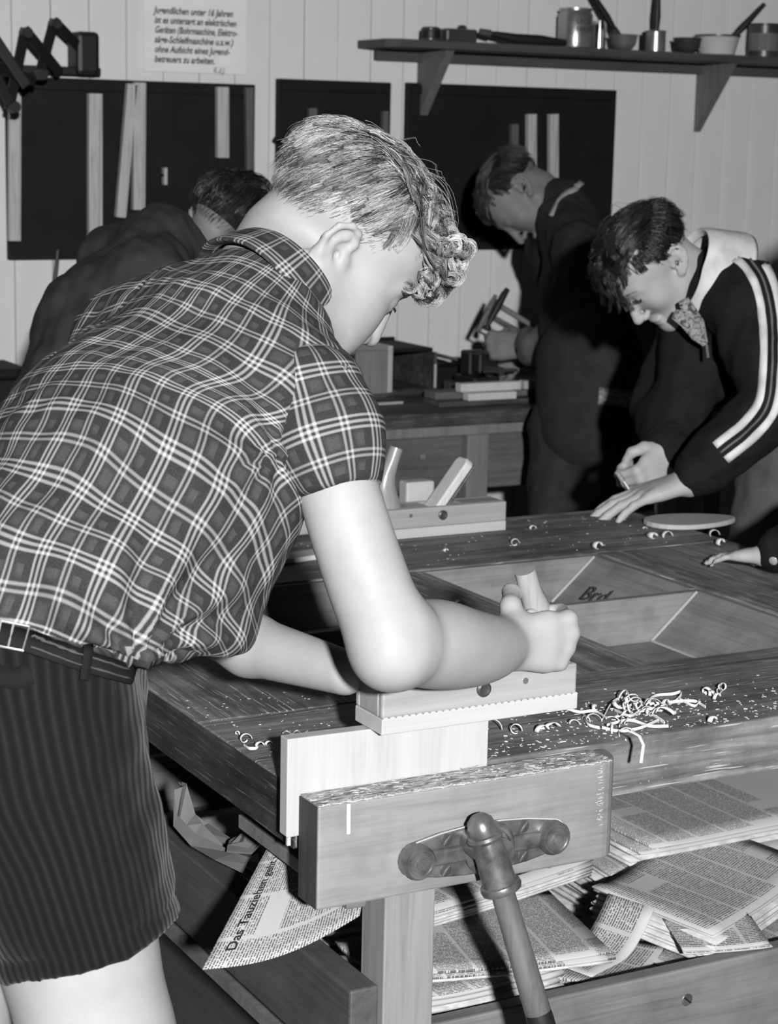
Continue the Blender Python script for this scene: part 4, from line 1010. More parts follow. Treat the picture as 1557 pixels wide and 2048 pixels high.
M['blond'] = hair_tone('blond_hair', .02, .52); M['darkhair'] = hair_tone('dark_hair', .004, .035, .3); M['brownhair'] = hair_tone('brown_hair', .01, .06, .35)
M['darkroot'] = plain('dark_roots', .006, .8, .2)
T_B, H_B, AX_B, BODY_B = blond_boy()
T_B['label'] = 'blond boy in plaid shirt and dark corduroy shorts bending forward to push the plane'
grow_hair(T_B, H_B, AX_B, 'blond', blond_line, locks=1150, per=22, flift=3.0, wide=1.25, rings=95, lift0=.006, lift1=.013, r=.00032)
face_hair(T_B, H_B, AX_B)
# ------------------------------------------------------------ the other boys
def worker(label, sp):
    t = thing('person', label, 'person', (0, 0, 0)); g = sp
    pel, che, nkb = g['pel'], g['che'], g['nkb']; side = g['side']; k = g.get('k', 1.0)
    S = SDF()
    S.ecap(pel, che, (.10*k, .07*k), (.105*k, .07*k), side, .03); S.ecap(che, nkb, (.10*k, .07*k), (.05*k, .045*k), side, .04)
    H = ax = None
    if 'head' in g: H, ax = head_sdf(S, g['head'], g['hf'], g['hu'], g.get('hs', 1.0), (1, -1), nkb, .048)
    for s_, e_, w_, h_ in g['arms']:
        S.cap(nkb, s_, .045*k, .042*k, .03); S.limb([s_, s_*.45+e_*.55, e_, e_*.55+w_*.45, w_], [.042*k, .037*k, .036*k, .038*k, .026*k], .02)
        hand(S, w_, **h_)
    legs = g['legs']
    for hp_, kn_, an_, fd in legs:
        S.cap(hp_, kn_, .08*k, .058*k, .03); S.cap(kn_, an_, .055*k, .036*k, .02); S.cap(an_, an_-ZZ*.03, .036, .036, .02); S.cap(an_-ZZ*.05, an_-ZZ*.06+fd*.12, .034, .028, .02)
    V, Fq = S.mesh(g.get('vox', .0045), g.get('zs', .78), .010); np_mesh('body', V, Fq, M[g.get('skin', 'skin2')], t)
    for hp_, kn_, an_, fd in legs:
        Z = SDF(); Z.cap(an_-ZZ*.05-fd*.02, an_-ZZ*.052+fd*.125, .041, .035, .02); Z.cap(an_-ZZ*.03, an_+ZZ*.02, .043, .041, .02); Z.half((0, 0, .003), (0, 0, -1))
        v_, f_ = Z.mesh(.008); np_mesh('shoe', v_, f_, M['darktin'], t)
    # trousers
    S = SDF(); S.ecap(pel-ZZ*.03, pel*.72+che*.28, (.138*k, .105*k), (.130*k, .10*k), side, .03)
    for hp_, kn_, an_, fd in legs: S.cap(hp_, kn_, .098*k, .078*k, .04); S.cap(kn_, an_+ZZ*.02, .078*k, .066*k, .03); S.half(an_+ZZ*.0, (0, 0, -1), .004)
    V, Fq = S.mesh(.008); N = vnormals(V, Fq); V = V+N*(.003*wob(V, 7, 21)+.002*wob(V, 16, 22))[:, None]; np_mesh('trousers', V, Fq, M[g['leg_mat']], t); tr_t = (V, Fq)
    # jacket with sleeves
    S = SDF(); lo = pel*.85+che*.15
    S.ecap(lo, che, (.140*k, .110*k), (.150*k, .112*k), side, .04); S.ecap(che, nkb*.85+che*.15, (.145*k, .105*k), (.070*k, .062*k), side, .05)
    cuffs = []
    for (s_, e_, w_, h_), cf_ in zip(g['arms'], g['cuffs']):
        S.cap(nkb, s_, .060*k, .060*k, .05); c_ = e_+(w_-e_)*cf_
        S.limb([s_, s_*.45+e_*.55, e_, e_*.5+c_*.5, c_], [.064*k, .058*k, .056*k, .050*k, .041*k], .04); cuffs.append((e_, c_))
    for a_ in g.get('extra', []): S.ell(*a_)
    if 'jcut' in g: S.half(*g['jcut'])
    V, Fq = S.mesh(.006); N = vnormals(V, Fq); V = V+N*(.0035*wob(V, 8, 31)+.002*wob(V, 20, 32))[:, None]
    np_mesh(g.get('jname', 'jacket'), V, Fq, M[g['jmat']], t); tr_j = (V, Fq)
    for (e_, c_), mt in zip(cuffs, g['cuffmats']):
        if mt:
            d = (c_-e_).normalized(); MB().lathe([(.030*k, .006), (.040*k, .005), (.0435*k, 0), (.0435*k, -.010), (.040*k, -.016)], c_, d, 22).build('cuff', M[mt], t, True)
    return t, H, ax, tr_j, tr_t
def collar(name, mat, t, o, nx, right, fwd, k=1.0, spread=160, flap=1.0, open_=0):
    nx = Vector(nx).normalized(); sd = (right-nx*right.dot(nx)).normalized(); fr = nx.cross(sd)
    if fr.dot(fwd) < 0: fr = -fr
    rows = []; na = 41
    for rad, h, fl in ((.054, .014, 0), (.056, .026, 0), (.0585, .029, 0), (.064, .024, 0), (.074, -.002, .4), (.083, -.020, .8), (.080, -.024, .8), (.066, -.010, 0)):
        row = []
        for i in range(na):
            a = math.radians(-spread+2*spread*i/(na-1)); f_ = -math.cos(a)
            row.append(Vector(o)+sd*math.sin(a)*rad*k+fr*f_*rad*k+nx*k*((h if fl == 0 else .02+(h-.02)*flap)-.016*max(0, f_)-.03*fl*flap*max(0, f_)**2))
        rows.append(row)
    ob = MB().grid(rows).build(name, M[mat], t, True); ob.modifiers.new('thick', 'SOLIDIFY').thickness = .002; ob.modifiers.new('smooth', 'SUBSURF').render_levels = 1; return ob
M['jersey'] = cloth('dark_jersey', .012); M['white_trim'] = cloth('white_wool', .55); M['white_cotton'] = cloth('white_cotton', .52); M['greytrouser'] = cloth('grey_trousers', .075)
M['darkjacket'] = cloth('dark_jacket', .022); M['overall'] = cloth('dark_dungarees', .028); M['greysweater'] = cloth('grey_sweater', .09); M['duskwool'] = cloth('dusky_wool', .035); M['palecuff'] = cloth('pale_cuff', .28); M['duskcuff'] = cloth('dusky_cuff', .12)
n_ = NT('scarf_print'); _f = n_.noise(n_.co(), 45, 3, .6, 2); M['scarf'] = n_.base(n_.ramp(_f, [(.40, .05), (.5, .32), (.62, .10)]), .4, .4)
n_ = NT('patch_print'); _f = n_.noise(n_.co(), 120, 2); M['patch'] = n_.base(n_.ramp(_f, [(.4, .10), (.6, .26)]), .8, .2)
FLAT = ((.12, .22, .12), (.10, .22, .12), (.10, .22, .12), (.12, .25, .15)); GRIP = ((1.1, 1.5, .9), (1.2, 1.5, 1.0), (1.2, 1.5, 1.0), (1.2, 1.5, 1.0))
CURL = ((.45, .7, .5),)*4
# --- boy in the striped jersey, leaning over the bench from the right
nk = P(1425, 580, 3.70); hc = P(1306, 524, 3.66)
W1, T1 = onz(1380, 962, .828), onz(1165, 1026, .768); W2 = P(1340, 902, 3.70)
sp = dict(pel=P(1640, 905, 3.92), che=P(1530, 690, 3.80), nkb=nk, side=cf(.35, 0, -.94), head=hc, hf=cf(-.48, -.84, -.22), hu=cf(-.76, .55, -.34), vox=.004, k=1.12, hs=.93,
    arms=[(P(1496, 612, 3.60), P(1552, 800, 3.50), W1, dict(y=T1-W1, n=cf(0, -1, .05), x=cf(0, 0, 1), curls=FLAT, thumb=((.036, .035, .004), (.046, .062, .004), (.050, .088, .002)), s=1.10, spread=.22)),
          (P(1400, 650, 3.82), P(1330, 800, 3.88), W2, dict(y=cf(-.62, -.62, -.48), n=cf(-.55, -.1, .8), x=cf(-.3, .5, .2), curls=GRIP, thumb=((.036, .032, .016), (.042, .052, .030), (.034, .066, .040)), s=1.0))],
    cuffs=[.88, .92], cuffmats=['jersey', 'jersey'], legs=[(P(1590, 930, 3.84), P(1530, 1240, 3.80), None, None), (P(1690, 930, 4.0), P(1640, 1240, 3.98), None, None)], leg_mat='greytrouser', jmat='jersey', jname='jersey',
    extra=[(P(1380, 730, 3.74), (.06, .06, .13), None, .06)])
def grounded(legs, fd):
    out = []
    for h_, k_, _, _ in legs: a_ = Vector((k_.x, k_.y, .10))-fd*.06; out.append((h_, k_, a_, fd))
    return out
sp['legs'] = grounded(sp['legs'], cf(-.9, 0, -.2).normalized())
t, H, ax, tj, tt = worker('dark-haired boy in black jersey with white striped sleeve leaning over the bench at right', sp)
def line2(y): return .055 if y > .05 else (.02 if y > .02 else (.018 if y > -.03 else .018+(y+.03)*1.1))
grow_hair(t, H, ax, 'darkhair', line2, 9, 620, 24, 3500, .25, .05, .06, .11, .010, .022, .2, .0005, 'darkroot', 6, fringe=.05, wide=2.0, capoff=.006)
face_hair(t, H, ax, 'darkhair')
trj = bvh(*tj)
path = [(1466, 496), (1496, 516), (1524, 556), (1540, 612), (1546, 680), (1545, 750), (1535, 812), (1500, 858), (1442, 905)]
for w0, w1, nm, mt in ((-25, -10, 'white_stripe', 'white_trim'), (10, 25, 'white_stripe', 'white_trim'), (-2, 2, 'thin_stripe', 'duskcuff')): band_on(trj, path, w0, w1, nm, mt, t)
collar('shirt_collar', 'white_cotton', t, P(1404, 548, 3.66), hc-nk, cf(.35, 0, -.94), sp['hf'], 1.28, 150, 1.5)
for pts, w_ in (([(1368, 600), (1378, 622), (1396, 650), (1412, 688)], 11), ([(1350, 628), (1372, 640), (1396, 668), (1412, 690)], 9)):
    o = MB().tube([P(x, y, 3.575+.008*i) for i, (x, y) in enumerate(pts)], [(.006, .010), (.007, .014), (.007, .014), (.003, .005)], 8, flat=tuple(FW)).build('neckerchief', M['scarf'], t, True)
MB().tube([P(1414, 690, 3.575), P(1417, 716, 3.57)], .003, 8).build('zip_pull', M['steel'], t, True)
knife = thing('carving_knife', 'slim carving knife held in the fist of the striped boy', 'knife', tuple(P(1262, 985, 3.60)))
k0 = P(1236, 946, 3.60)-knife.location
MB().tube([k0, k0*.55], [.0045, .005], 10).build('handle', M['leg'], knife, True); MB().tube([k0*.56, k0*.05], [(.004, .0012), (.003, .0010)], 8).build('blade', M['steel'], knife)
# --- boy at the rear bench in dungarees, seen from behind
nk = P(1122, 420, 5.00); hc = P(1040, 388, 5.0)
sp = dict(pel=P(1190, 800, 4.80), che=P(1190, 590, 4.92), nkb=nk, side=cf(.55, 0, -.8), head=hc, hf=cf(-.26, -.93, -.12), hu=cf(-.92, .25, .10), vox=.005, k=1.03,
    arms=[(P(1165, 505, 4.82), P(1272, 690, 4.78), P(1050, 692, 5.06), dict(y=cf(-.97, -.02, .25), n=cf(.1, -.3, .95), x=cf(0, 1, .3), curls=GRIP, thumb=((.036, .032, .016), (.042, .052, .030), (.034, .066, .040)), s=1.08)),
          (P(1110, 500, 5.13), P(1140, 680, 5.20), P(1040, 715, 5.30), dict(y=cf(-.8, -.3, -.2), n=cf(.1, -.9, .1), x=cf(0, .3, -1), curls=GRIP, thumb=((.036, .032, .016), (.042, .052, .030), (.034, .066, .040)), s=.95))],
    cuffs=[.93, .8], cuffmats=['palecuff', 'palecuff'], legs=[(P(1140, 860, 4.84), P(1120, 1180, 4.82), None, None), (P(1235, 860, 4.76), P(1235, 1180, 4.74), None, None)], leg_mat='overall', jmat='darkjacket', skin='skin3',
    jcut=(P(1190, 735, 4.8), (0, 0, -1), .01))
sp['legs'] = grounded(sp['legs'], cf(-.3, 0, .9).normalized())
t, H, ax, tj, tt = worker('boy in dark jacket and patched dungarees working at the rear bench with his head bowed', sp)
grow_hair(t, H, ax, 'brownhair', line2, 12, 300, 16, 1500, .2, .05, .04, .07, .006, .012, .2, .0007, 'darkroot', 0, wide=2.0, capoff=.006)
collar('jacket_collar', 'darkjacket', t, nk+(hc-nk).normalized()*.03, hc-nk, cf(.55, 0, -.8), sp['hf'], 1.05, 150, 1.4)
trj = bvh(*tj); band_on(trj, [(1172, 362), (1150, 385), (1128, 405), (1112, 440)], -4, 4, 'collar_trim', 'palecuff', t, .02)
e_, w_ = sp['arms'][0][1], sp['arms'][0][2]
Z = SDF(); Z.cap(e_, e_+(w_-e_)*.92, .070, .052, .02); Z.ell(e_, (.074, .072, .070), None, .03); v_, f_ = Z.mesh(.007); N = vnormals(v_, f_); np_mesh('lower_sleeve', v_+N*(.003*wob(v_, 14, 3))[:, None], f_, M['greysweater'], t)
trt = bvh(*tt); Z = SDF(); Z.ecap(P(1185, 720, 4.80), P(1190, 850, 4.80), (.150, .128), (.156, .134), cf(.55, 0, -.8), .02); v_, f_ = Z.mesh(.008); np_mesh('dungaree_top', v_, f_, M['overall'], t); trt = bvh(v_, f_)
band_on(trt, [(1198, 792), (1230, 795), (1262, 799)], -17, 17, 'hip_patch', 'patch', t, .003)
band_on(trt, [(1204, 793), (1230, 796), (1256, 798)], -9, -3, 'patch_print', 'palecuff', t, .0055); band_on(trt, [(1204, 793), (1230, 796), (1256, 798)], 3, 9, 'patch_print', 'palecuff', t, .0055)
# --- dark-haired boy behind the blond boy, in his shadow
nk = P(330, 495, 3.52); hc = P(458, 472, 3.60)
sp = dict(pel=P(120, 900, 3.40), che=P(225, 650, 3.45), nkb=nk, side=cf(.6, 0, -.8), head=hc, hf=cf(.40, -.60, .70), hu=cf(.62, .75, .30), vox=.0055,
    arms=[(P(300, 560, 3.38), P(370, 800, 3.40), P(460, 900, 3.55), dict(y=cf(.8, -.2, .4), n=cf(0, -1, 0), x=cf(-.4, 0, .9), curls=CURL, thumb=((.036, .032, .016), (.042, .052, .030), (.034, .066, .040)), s=.95)),
          (P(230, 520, 3.65), P(330, 800, 3.70), P(440, 900, 3.75), dict(y=cf(.8, -.2, .4), n=cf(0, -1, 0), x=cf(.4, 0, -.9), curls=CURL, thumb=((.036, .032, .016), (.042, .052, .030), (.034, .066, .040)), s=.95))],
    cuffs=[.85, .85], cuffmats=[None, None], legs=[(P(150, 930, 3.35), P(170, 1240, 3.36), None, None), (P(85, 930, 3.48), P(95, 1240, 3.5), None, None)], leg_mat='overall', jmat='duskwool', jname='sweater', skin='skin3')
sp['legs'] = grounded(sp['legs'], cf(.7, 0, .7).normalized())
t, H, ax, tj, tt = worker('dark-haired boy in dusky sweater bent forward in shadow behind the blond boy', sp)
grow_hair(t, H, ax, 'darkhair', line2, 15, 420, 16, 1500, .2, .05, .045, .08, .010, .020, .2, .0007, 'darkroot', 0, wide=2.0, capoff=.006)
# --- person standing to the right of the bench: only one hand on the bench edge shows
W1 = onz(1540, 1110, .796)
sp = dict(pel=P(2040, 1000, 3.15), che=P(2010, 720, 3.14), nkb=P(1980, 540, 3.12), side=cf(.1, 0, 1), head=P(1940, 440, 3.10), hf=cf(-.9, -.42, .05), hu=cf(-.4, .9, 0), vox=.0045, k=.82,
    arms=[(P(1950, 620, 3.00), P(1800, 960, 3.02), W1, dict(y=cf(-.82, -.14, .56), n=cf(-.1, -1, 0), x=cf(0, 0, 1), curls=((.05, .3, .2), (.05, .3, .2), (.05, .3, .2), (.1, .3, .2)), thumb=((.034, .03, .008), (.040, .056, .012), (.036, .078, .014)), s=.66, spread=.08)),
          (P(1960, 620, 3.28), P(1930, 930, 3.35), P(1800, 1010, 3.35), dict(y=cf(-.9, -.3, 0), n=cf(0, -1, 0), x=cf(0, 0, -1), curls=CURL, thumb=((.036, .032, .016), (.042, .052, .030), (.034, .066, .040)), s=.9))],
    cuffs=[.93, .9], cuffmats=['jersey', 'jersey'], legs=[(P(2010, 1040, 3.08), P(2010, 1420, 3.08), None, None), (P(2060, 1040, 3.25), P(2060, 1420, 3.25), None, None)], leg_mat='greytrouser', jmat='jersey')
sp['legs'] = grounded(sp['legs'], cf(-.9, 0, 0).normalized())
t, H, ax, tj, tt = worker('person at the right edge in a dark sleeve with one hand resting on the bench', sp)
grow_hair(t, H, ax, 'brownhair', line2, 18, 150, 8, 0, .2, .05, .045, .07, .006, .012, .2, .0009, 'darkroot', 0)
q, n_ = hit(bvh(*tj), CAMP, ray(1549, 1120), .002)
if q: MB().lathe([(.0065, 0), (.007, .0015), (.005, .003), (.0001, .003)], q, n_, 14).build('button', M['horn'], t, True)
o = MB().box((-.018, -.009, 0), (.018, .009, .003)).build('wood_chip', M['shaving'], None, bevel=.0008); o.location = onz(1526, 1131, .7605); o.rotation_euler = (0, 0, -.4); tag(o, 'flat pale wood chip beside the hand at the right edge', 'chip')
# pale oval paddle under the striped boy's hand
c0, c1 = onz(1300, 1040, .772), onz(1464, 1030, .772); ax_ = (c1-c0); L = ax_.length; ax_ = Vector((ax_.x, ax_.y, 0)).normalized(); pl = []
for i in range(28):
    a_ = 2*math.pi*i/28; pl.append((L/2+L*.53*math.cos(a_), .052*math.sin(a_)*(1-.25*math.cos(a_))))
o = MB().prism(pl, 0, .009, frame((0, 0, 0), ax_, Vector((-ax_.y, ax_.x, 0)), (0, 0, 1))).build('wooden_paddle', M['board'], None, bevel=.002); o.location = (c0.x, c0.y, .761); tag(o, 'pale oval wooden paddle jutting past the bench edge under a flat hand', 'paddle')
# ------------------------------------------------------------ the rear bench and what stands on it
RY0, RY1, RZ = 4.185, 4.86, .76
rb = thing('rear_bench', 'dark rear workbench along the wall behind the boys', 'workbench', (1.3, RY0, 0)); o_ = Vector((1.3, RY0, 0))
def rp(name, a, b, mat, bevel=.003): return bx(name, Vector(a)-o_, Vector(b)-o_, M[mat], rb, bevel)
rp('top', (1.0, RY0, RZ-.035), (3.9, RY1, RZ), 'darkwood')
rp('batten', (1.0, RY0+.012, RZ-.062), (3.9, RY0+.04, RZ-.0355), 'rearleg')
p1, p2 = ony(931, 880, RY0+.03), ony(976, 880, RY0+.03)
for x_ in (1.1, (p1.x+p2.x)/2, 3.75): rp('leg', (x_-.031, RY0+.020, 0), (x_+.031, RY0+.08, RZ-.0625), 'rearleg'); rp('leg', (x_-.031, RY1-.07, 0), (x_+.031, RY1-.01, RZ-.036), 'rearleg')
xm = (p1.x+p2.x)/2
for xa, xb in ((1.132, xm-.032), (xm+.032, 3.718)): rp('drawer_front', (xa, RY0+.042, RZ-.205), (xb, RY0+.06, RZ-.063), 'rearwood')
rp('drawer_knob', (xm-.16, RY0+.03, RZ-.12), (xm-.145, RY0+.042, RZ-.105), 'rearleg')
def pz(x, y, Y): return ony(x, y, Y)
# open wooden crate
a, b = ony(712, 770, 4.56), ony(868, 772, 4.56); hgt = ony(790, 684, 4.5).z-RZ
ct = thing('open_crate', 'dark open-fronted wooden crate standing on the rear bench', 'crate', (a.x, 4.56, RZ+.0005)); W_ = b.x-a.x; xs = ony(781, 700, 4.56).x-a.x
hgt = .125
bx('side_panel', (0, 0, 0), (xs-.007, .012, hgt-.01), M['rearleg'], ct); bx('divider', (xs-.006, -.002, 0), (xs+.008, .22, hgt+.002), M['sole'], ct)
bx('base', (xs+.009, 0, 0), (W_, .22, .008), M['darkwood'], ct); bx('back_panel', (0, .221, 0), (W_, .232, hgt), M['tarboard'], ct); bx('end_panel', (W_+.0005, -.001, 0), (W_+.009, .232, hgt-.02), M['darkwood'], ct)
bx('edge_strip', (W_-.002, -.006, .01), (W_+.005, -.0015, hgt-.05), M['sole'], ct); bx('lid', (xs+.01, .005, hgt-.018), (W_-.002, .22, hgt-.008), M['tarboard'], ct)
# clutter: a dark tin box, chisel, slip of wood
p = pz(905, 765, 4.60); tb = thing('tool_box', 'low black box with tilted lid beside the crate on the rear bench', 'box', (p.x, 4.60, RZ+.0005))
bx('box', (-.05, 0, 0), (.05, .1, .06), M['tarboard'], tb, .004); MB().box((-.055, 0, 0), (.055, .11, .008), Matrix.Translation((-.002, .0, .078)) @ Matrix.Rotation(.25, 4, 'Y')).build('lid', M['darkwood'], tb, bevel=.002)
p = onz(800, 796, RZ); ch = thing('chisel', 'dark chisel lying on the rear bench in front of the crate', 'chisel', (p.x, p.y, RZ+.0005))
MB().tube([(-.01, 0, .012), (.03, .0, .014), (.07, .003, .012)], [.008, .012, .008], 12).build('handle', M['darktin'], ch, True); MB().tube([(-.01, 0, .012), (-.12, -.02, .005)], [(.005, .003), (.008, .002)], 8).build('blade', M['iron'], ch, True)
p = onz(778, 809, RZ); o = MB().box((-.04, -.006, 0), (.04, .006, .006)).build('wood_slip', M['board'], None, bevel=.001); o.location = (p.x, p.y, RZ+.0005); o.rotation_euler = (0, 0, .05); tag(o, 'thin pale slip of wood near the front edge of the rear bench', 'wood piece')
# stacked wooden rulers with pale ends
def stick(x0, x1, y, Y, z, dz, mat, label, name='wooden_lath', dy=.05):
    a, b = ony(x0, y, Y), ony(x1, y, Y); o = bx(name, (0, 0, 0), (b.x-a.x, dy, dz), M[mat], None, .002); o.location = (a.x, Y, z); tag(o, label, 'lath', 'laths stacked on the rear bench'); return o
zz = RZ+.0005
stick(880, 1086, 800, 4.27, zz, .013, 'darkwood', 'dark bottom lath of the stack on the rear bench', dy=.09)
stick(938, 1034, 796, 4.265, zz+.0135, .019, 'wedge', 'pale middle lath of the stack on the rear bench', dy=.03)
stick(872, 1090, 780, 4.31, zz+.0135, .0195, 'rearwood', 'long dark lath lying behind the pale middle lath', dy=.06)
stick(923, 1043, 778, 4.285, zz+.0335, .022, 'wedge', 'pale upper lath of the stack on the rear bench', dy=.03)
stick(1050, 1082, 778, 4.285, zz+.0335, .022, 'sole', 'short bright block end beside the upper lath on the rear bench', 'block_end', dy=.03)
# machinist vise under the boy's hands
p = ony(965, 775, 4.42); vs = thing('iron_vise', 'black iron vise on the rear bench below the fist', 'vise', (p.x, 4.44, RZ+.034))
MB().box((-.04, -.045, 0), (.04, .06, .02)).build('base', M['black'], vs, bevel=.004); MB().box((-.03, .0, .0195), (.03, .05, .085)).build('fixed_jaw', M['black'], vs, bevel=.006)
MB().box((-.03, -.05, .03), (.03, -.012, .085)).build('moving_jaw', M['black'], vs, bevel=.006); MB().lathe([(.011, 0), (.011, .07)], (0, -.045, .045), (0, -1, 0), 14).build('screw', M['darktin'], vs, True)
MB().tube([(-.05, -.108, .045), (.05, -.108, .045)], .005, 8).build('handle', M['darktin'], vs, True)
bx('bench_pad', (-.06, -.06, -.0335), (.06, .08, -.0005), M['darkwood'], vs)
# little bow saw standing in the vise
YV = 4.43
bs = thing('bow_saw', 'small bow saw with black grip slanting up from the fist at the rear bench', 'saw', tuple(ony(985, 650, YV))); o_b = bs.location.copy()
def q_(x, y, d=0): return ony(x, y, YV+d)-o_b
MB().tube([q_(1016, 578), q_(1008, 590), q_(995, 615), q_(975, 652)], [.007, .009, .0105, .006], 12).build('grip', M['black'], bs, True)
MB().lathe([(.004, -.008), (.0075, -.006), (.0075, .006), (.004, .008)], q_(976, 655), (0, 1, 0), 14).build('grip_end', M['black'], bs, True)
MB().tube([q_(992, 590, .03), q_(978, 620, .03), q_(955, 664, .03)], [.005, .008, .006], 10).build('saw_arm', M['rearwood'], bs, True)
MB().tube([q_(1000, 612, .02), q_(1030, 630, .02), q_(1066, 652, .02)], [.008, .008, .007], 10).build('stretcher_bar', M['rearleg'], bs, True)
MB().tube([q_(988, 636, .02), q_(1020, 652, .02), q_(1050, 668, .02)], [.006, .006, .006], 10).build('lower_bar', M['rearwood'], bs, True)
MB().tube([q_(957, 662, .03), q_(975, 672, .02), q_(1000, 690, .02)], [.003, .003, .003], 8).build('blade', M['darktin'], bs, True)
# black box far left on the rear bench
p = ony(-20, 790, 4.5); kb = thing('black_case', 'black case at the left end of the rear bench beside the blond boy', 'case', (p.x, 4.45, RZ+.0005))
bx('case', (0, 0, 0), (.085, .2, .09), M['tarboard'], kb, .006); bx('lid', (-.003, -.003, .0905), (.088, .203, .115), M['tarboard'], kb, .008)

# ------------------------------------------------------------ newspapers on the lower shelf
n_ = NT('newsprint'); uv = n_.n('ShaderNodeUVMap'); uv.uv_map = 'print'; sep = n_.n('ShaderNodeSeparateXYZ'); n_.l(uv.outputs[0], sep.inputs[0]); U_, V__ = sep.outputs[0], sep.outputs[1]
ln_ = n_.math('FLOOR', n_.math('DIVIDE', V__, .0036)); fr_ = n_.math('FRACT', n_.math('DIVIDE', V__, .0036)); inl = n_.math('LESS_THAN', n_.math('ABSOLUTE', n_.math('SUBTRACT', fr_, .5)), .27)
cmb = n_.n('ShaderNodeCombineXYZ'); n_.l(n_.math('MULTIPLY', U_, 700), cmb.inputs[0]); n_.l(n_.math('MULTIPLY', ln_, 7.3), cmb.inputs[1]); nz_ = n_.n('ShaderNodeTexNoise'); nz_.inputs['Scale'].default_value = 1; nz_.inputs['Detail'].default_value = 1; n_.l(cmb.outputs[0], nz_.inputs['Vector'])
wd = n_.math('GREATER_THAN', nz_.outputs['Fac'], .44); col_ = n_.math('LESS_THAN', n_.math('FRACT', n_.math('DIVIDE', U_, .052)), .91)
cmb2 = n_.n('ShaderNodeCombineXYZ'); n_.l(n_.math('FLOOR', n_.math('DIVIDE', U_, .052)), cmb2.inputs[0]); n_.l(n_.math('FLOOR', n_.math('DIVIDE', V__, .031)), cmb2.inputs[1]); wn_ = n_.n('ShaderNodeTexWhiteNoise'); n_.l(cmb2.outputs[0], wn_.inputs['Vector'])
blk = n_.math('GREATER_THAN', wn_.outputs['Value'], .14); msk = n_.math('MULTIPLY', n_.math('MULTIPLY', inl, wd), n_.math('MULTIPLY', col_, blk))
inx = n_.math('MULTIPLY', n_.math('LESS_THAN', n_.math('ABSOLUTE', n_.math('SUBTRACT', U_, .15)), .137), n_.math('LESS_THAN', n_.math('ABSOLUTE', n_.math('SUBTRACT', V__, .11)), .095))
dark_ = n_.math('MULTIPLY', msk, inx); M['news'] = n_.base(n_.mix(n_.math('MULTIPLY', dark_, .85), .38, .05), .85, .15)
M['greypaper'] = plain('grey_wrapping_paper', .15, .85, .1)
M['newsedge'] = plain('paper_edges', .42, .85, .1, var=.25, vs=60)
def sheet(name, parent, w_, d_, fn, mat='news', nu=10, nv=8, th=.0007, uvo=(0, 0), swap=False):
    rows = [[Vector(fn(i/nu*w_, j/nv*d_)) for i in range(nu+1)] for j in range(nv+1)]; mb = MB().grid(rows)
    uv = [((i/nu*w_+uvo[0], j/nv*d_+uvo[1]) if not swap else (j/nv*d_+uvo[0], i/nu*w_+uvo[1])) for j in range(nv+1) for i in range(nu+1)]
    o = np_mesh(name, np.array([tuple(v) for v in mb.v]), np.array(mb.f), M[mat], parent, np.array(uv)); o.data.uv_layers[0].name = 'print'
    md = o.modifiers.new('thick', 'SOLIDIFY'); md.thickness = th; md.offset = 1; return o
def newspaper(label, cx, cy, z, rz, w_, d_, n, th, tilt=(0, 0), bow=.004, fan=.004, seed=1, name='newspaper', skew=0):
    """a folded paper: n folded leaves, rounded at the fold (front edge y=0), fanned a little"""
    r_ = random.Random(seed); t = thing(name, label, 'newspaper', (cx, cy, z), rz, None)
    for k in range(n):
        z0 = (k+.25)*th; dx, dy = r_.uniform(-fan, fan)+skew*k, r_.uniform(-fan, fan); ph = r_.uniform(0, 6); ww, dd = w_*r_.uniform(.97, 1), d_*r_.uniform(.97, 1)
        def fn(x, y, z0=z0, dx=dx, dy=dy, ph=ph, ww=ww, k=k):
            u = x/ww-.5; v = y/d_-.5
            return (x-ww/2+dx, y-d_/2+dy, z0+tilt[0]*(x-ww/2)+tilt[1]*(y-d_/2)+bow*(u*u*4)*(.4+.6*k/n)+.0012*math.sin(x*30+ph)*math.sin(y*22+ph)*(.3+k/n)+abs(tilt[0])*w_/2+abs(tilt[1])*d_/2)
        sheet('page', t, ww, dd, fn, 'news' if k >= n-2 else 'newsedge', th=th*.62, uvo=(r_.uniform(0, .02), r_.uniform(0, .02)))
    return t
SH = .3325
newspaper('thick pale bottom pile of folded papers at the left of the shelf behind the lever', 1.165, 1.965, SH, .03, .21, .20, 12, .0088, fan=.006, seed=2)
newspaper('broad folded newspaper at the bottom of the right shelf pile', 1.72, 2.22, SH, .02, .48, .34, 10, .0066, fan=.010, seed=3)
newspaper('newspaper in the middle of the right shelf pile', 1.70, 2.22, SH+.072, -.05, .44, .34, 8, .0058, fan=.012, seed=4)
newspaper('topmost printed newspaper of the right shelf pile under the bench', 1.72, 2.24, SH+.124, .04, .44, .36, 6, .0055, fan=.014, seed=5, skew=.003)
newspaper('fanned newspaper with long text columns sagging over the front board of the shelf', 1.575, 1.985, SH+.072, .42, .30, .18, 8, .0050, tilt=(.03, .10), bow=.006, fan=.006, seed=6, skew=.002)
newspaper('lower newspapers squashed beneath the fanned one at the front right', 1.60, 1.97, SH, .10, .34, .20, 10, .0065, fan=.016, seed=16)
newspaper('large pale sheet lying across the pile right of the lever', 1.215, 1.965, SH+.110, -.16, .27, .20, 3, .0045, tilt=(-.02, .04), bow=.005, fan=.010, seed=7)
newspaper('folded newspaper with dark picture lying on the pale sheet', 1.245, 2.09, SH+.134, .16, .32, .20, 5, .0050, tilt=(.03, .06), bow=.004, fan=.004, seed=8)
newspaper('torn newspaper piece on top of the front board near the right', 1.51, 1.872, SH+.094, -.25, .12, .07, 2, .003, tilt=(.0, .2), seed=9)
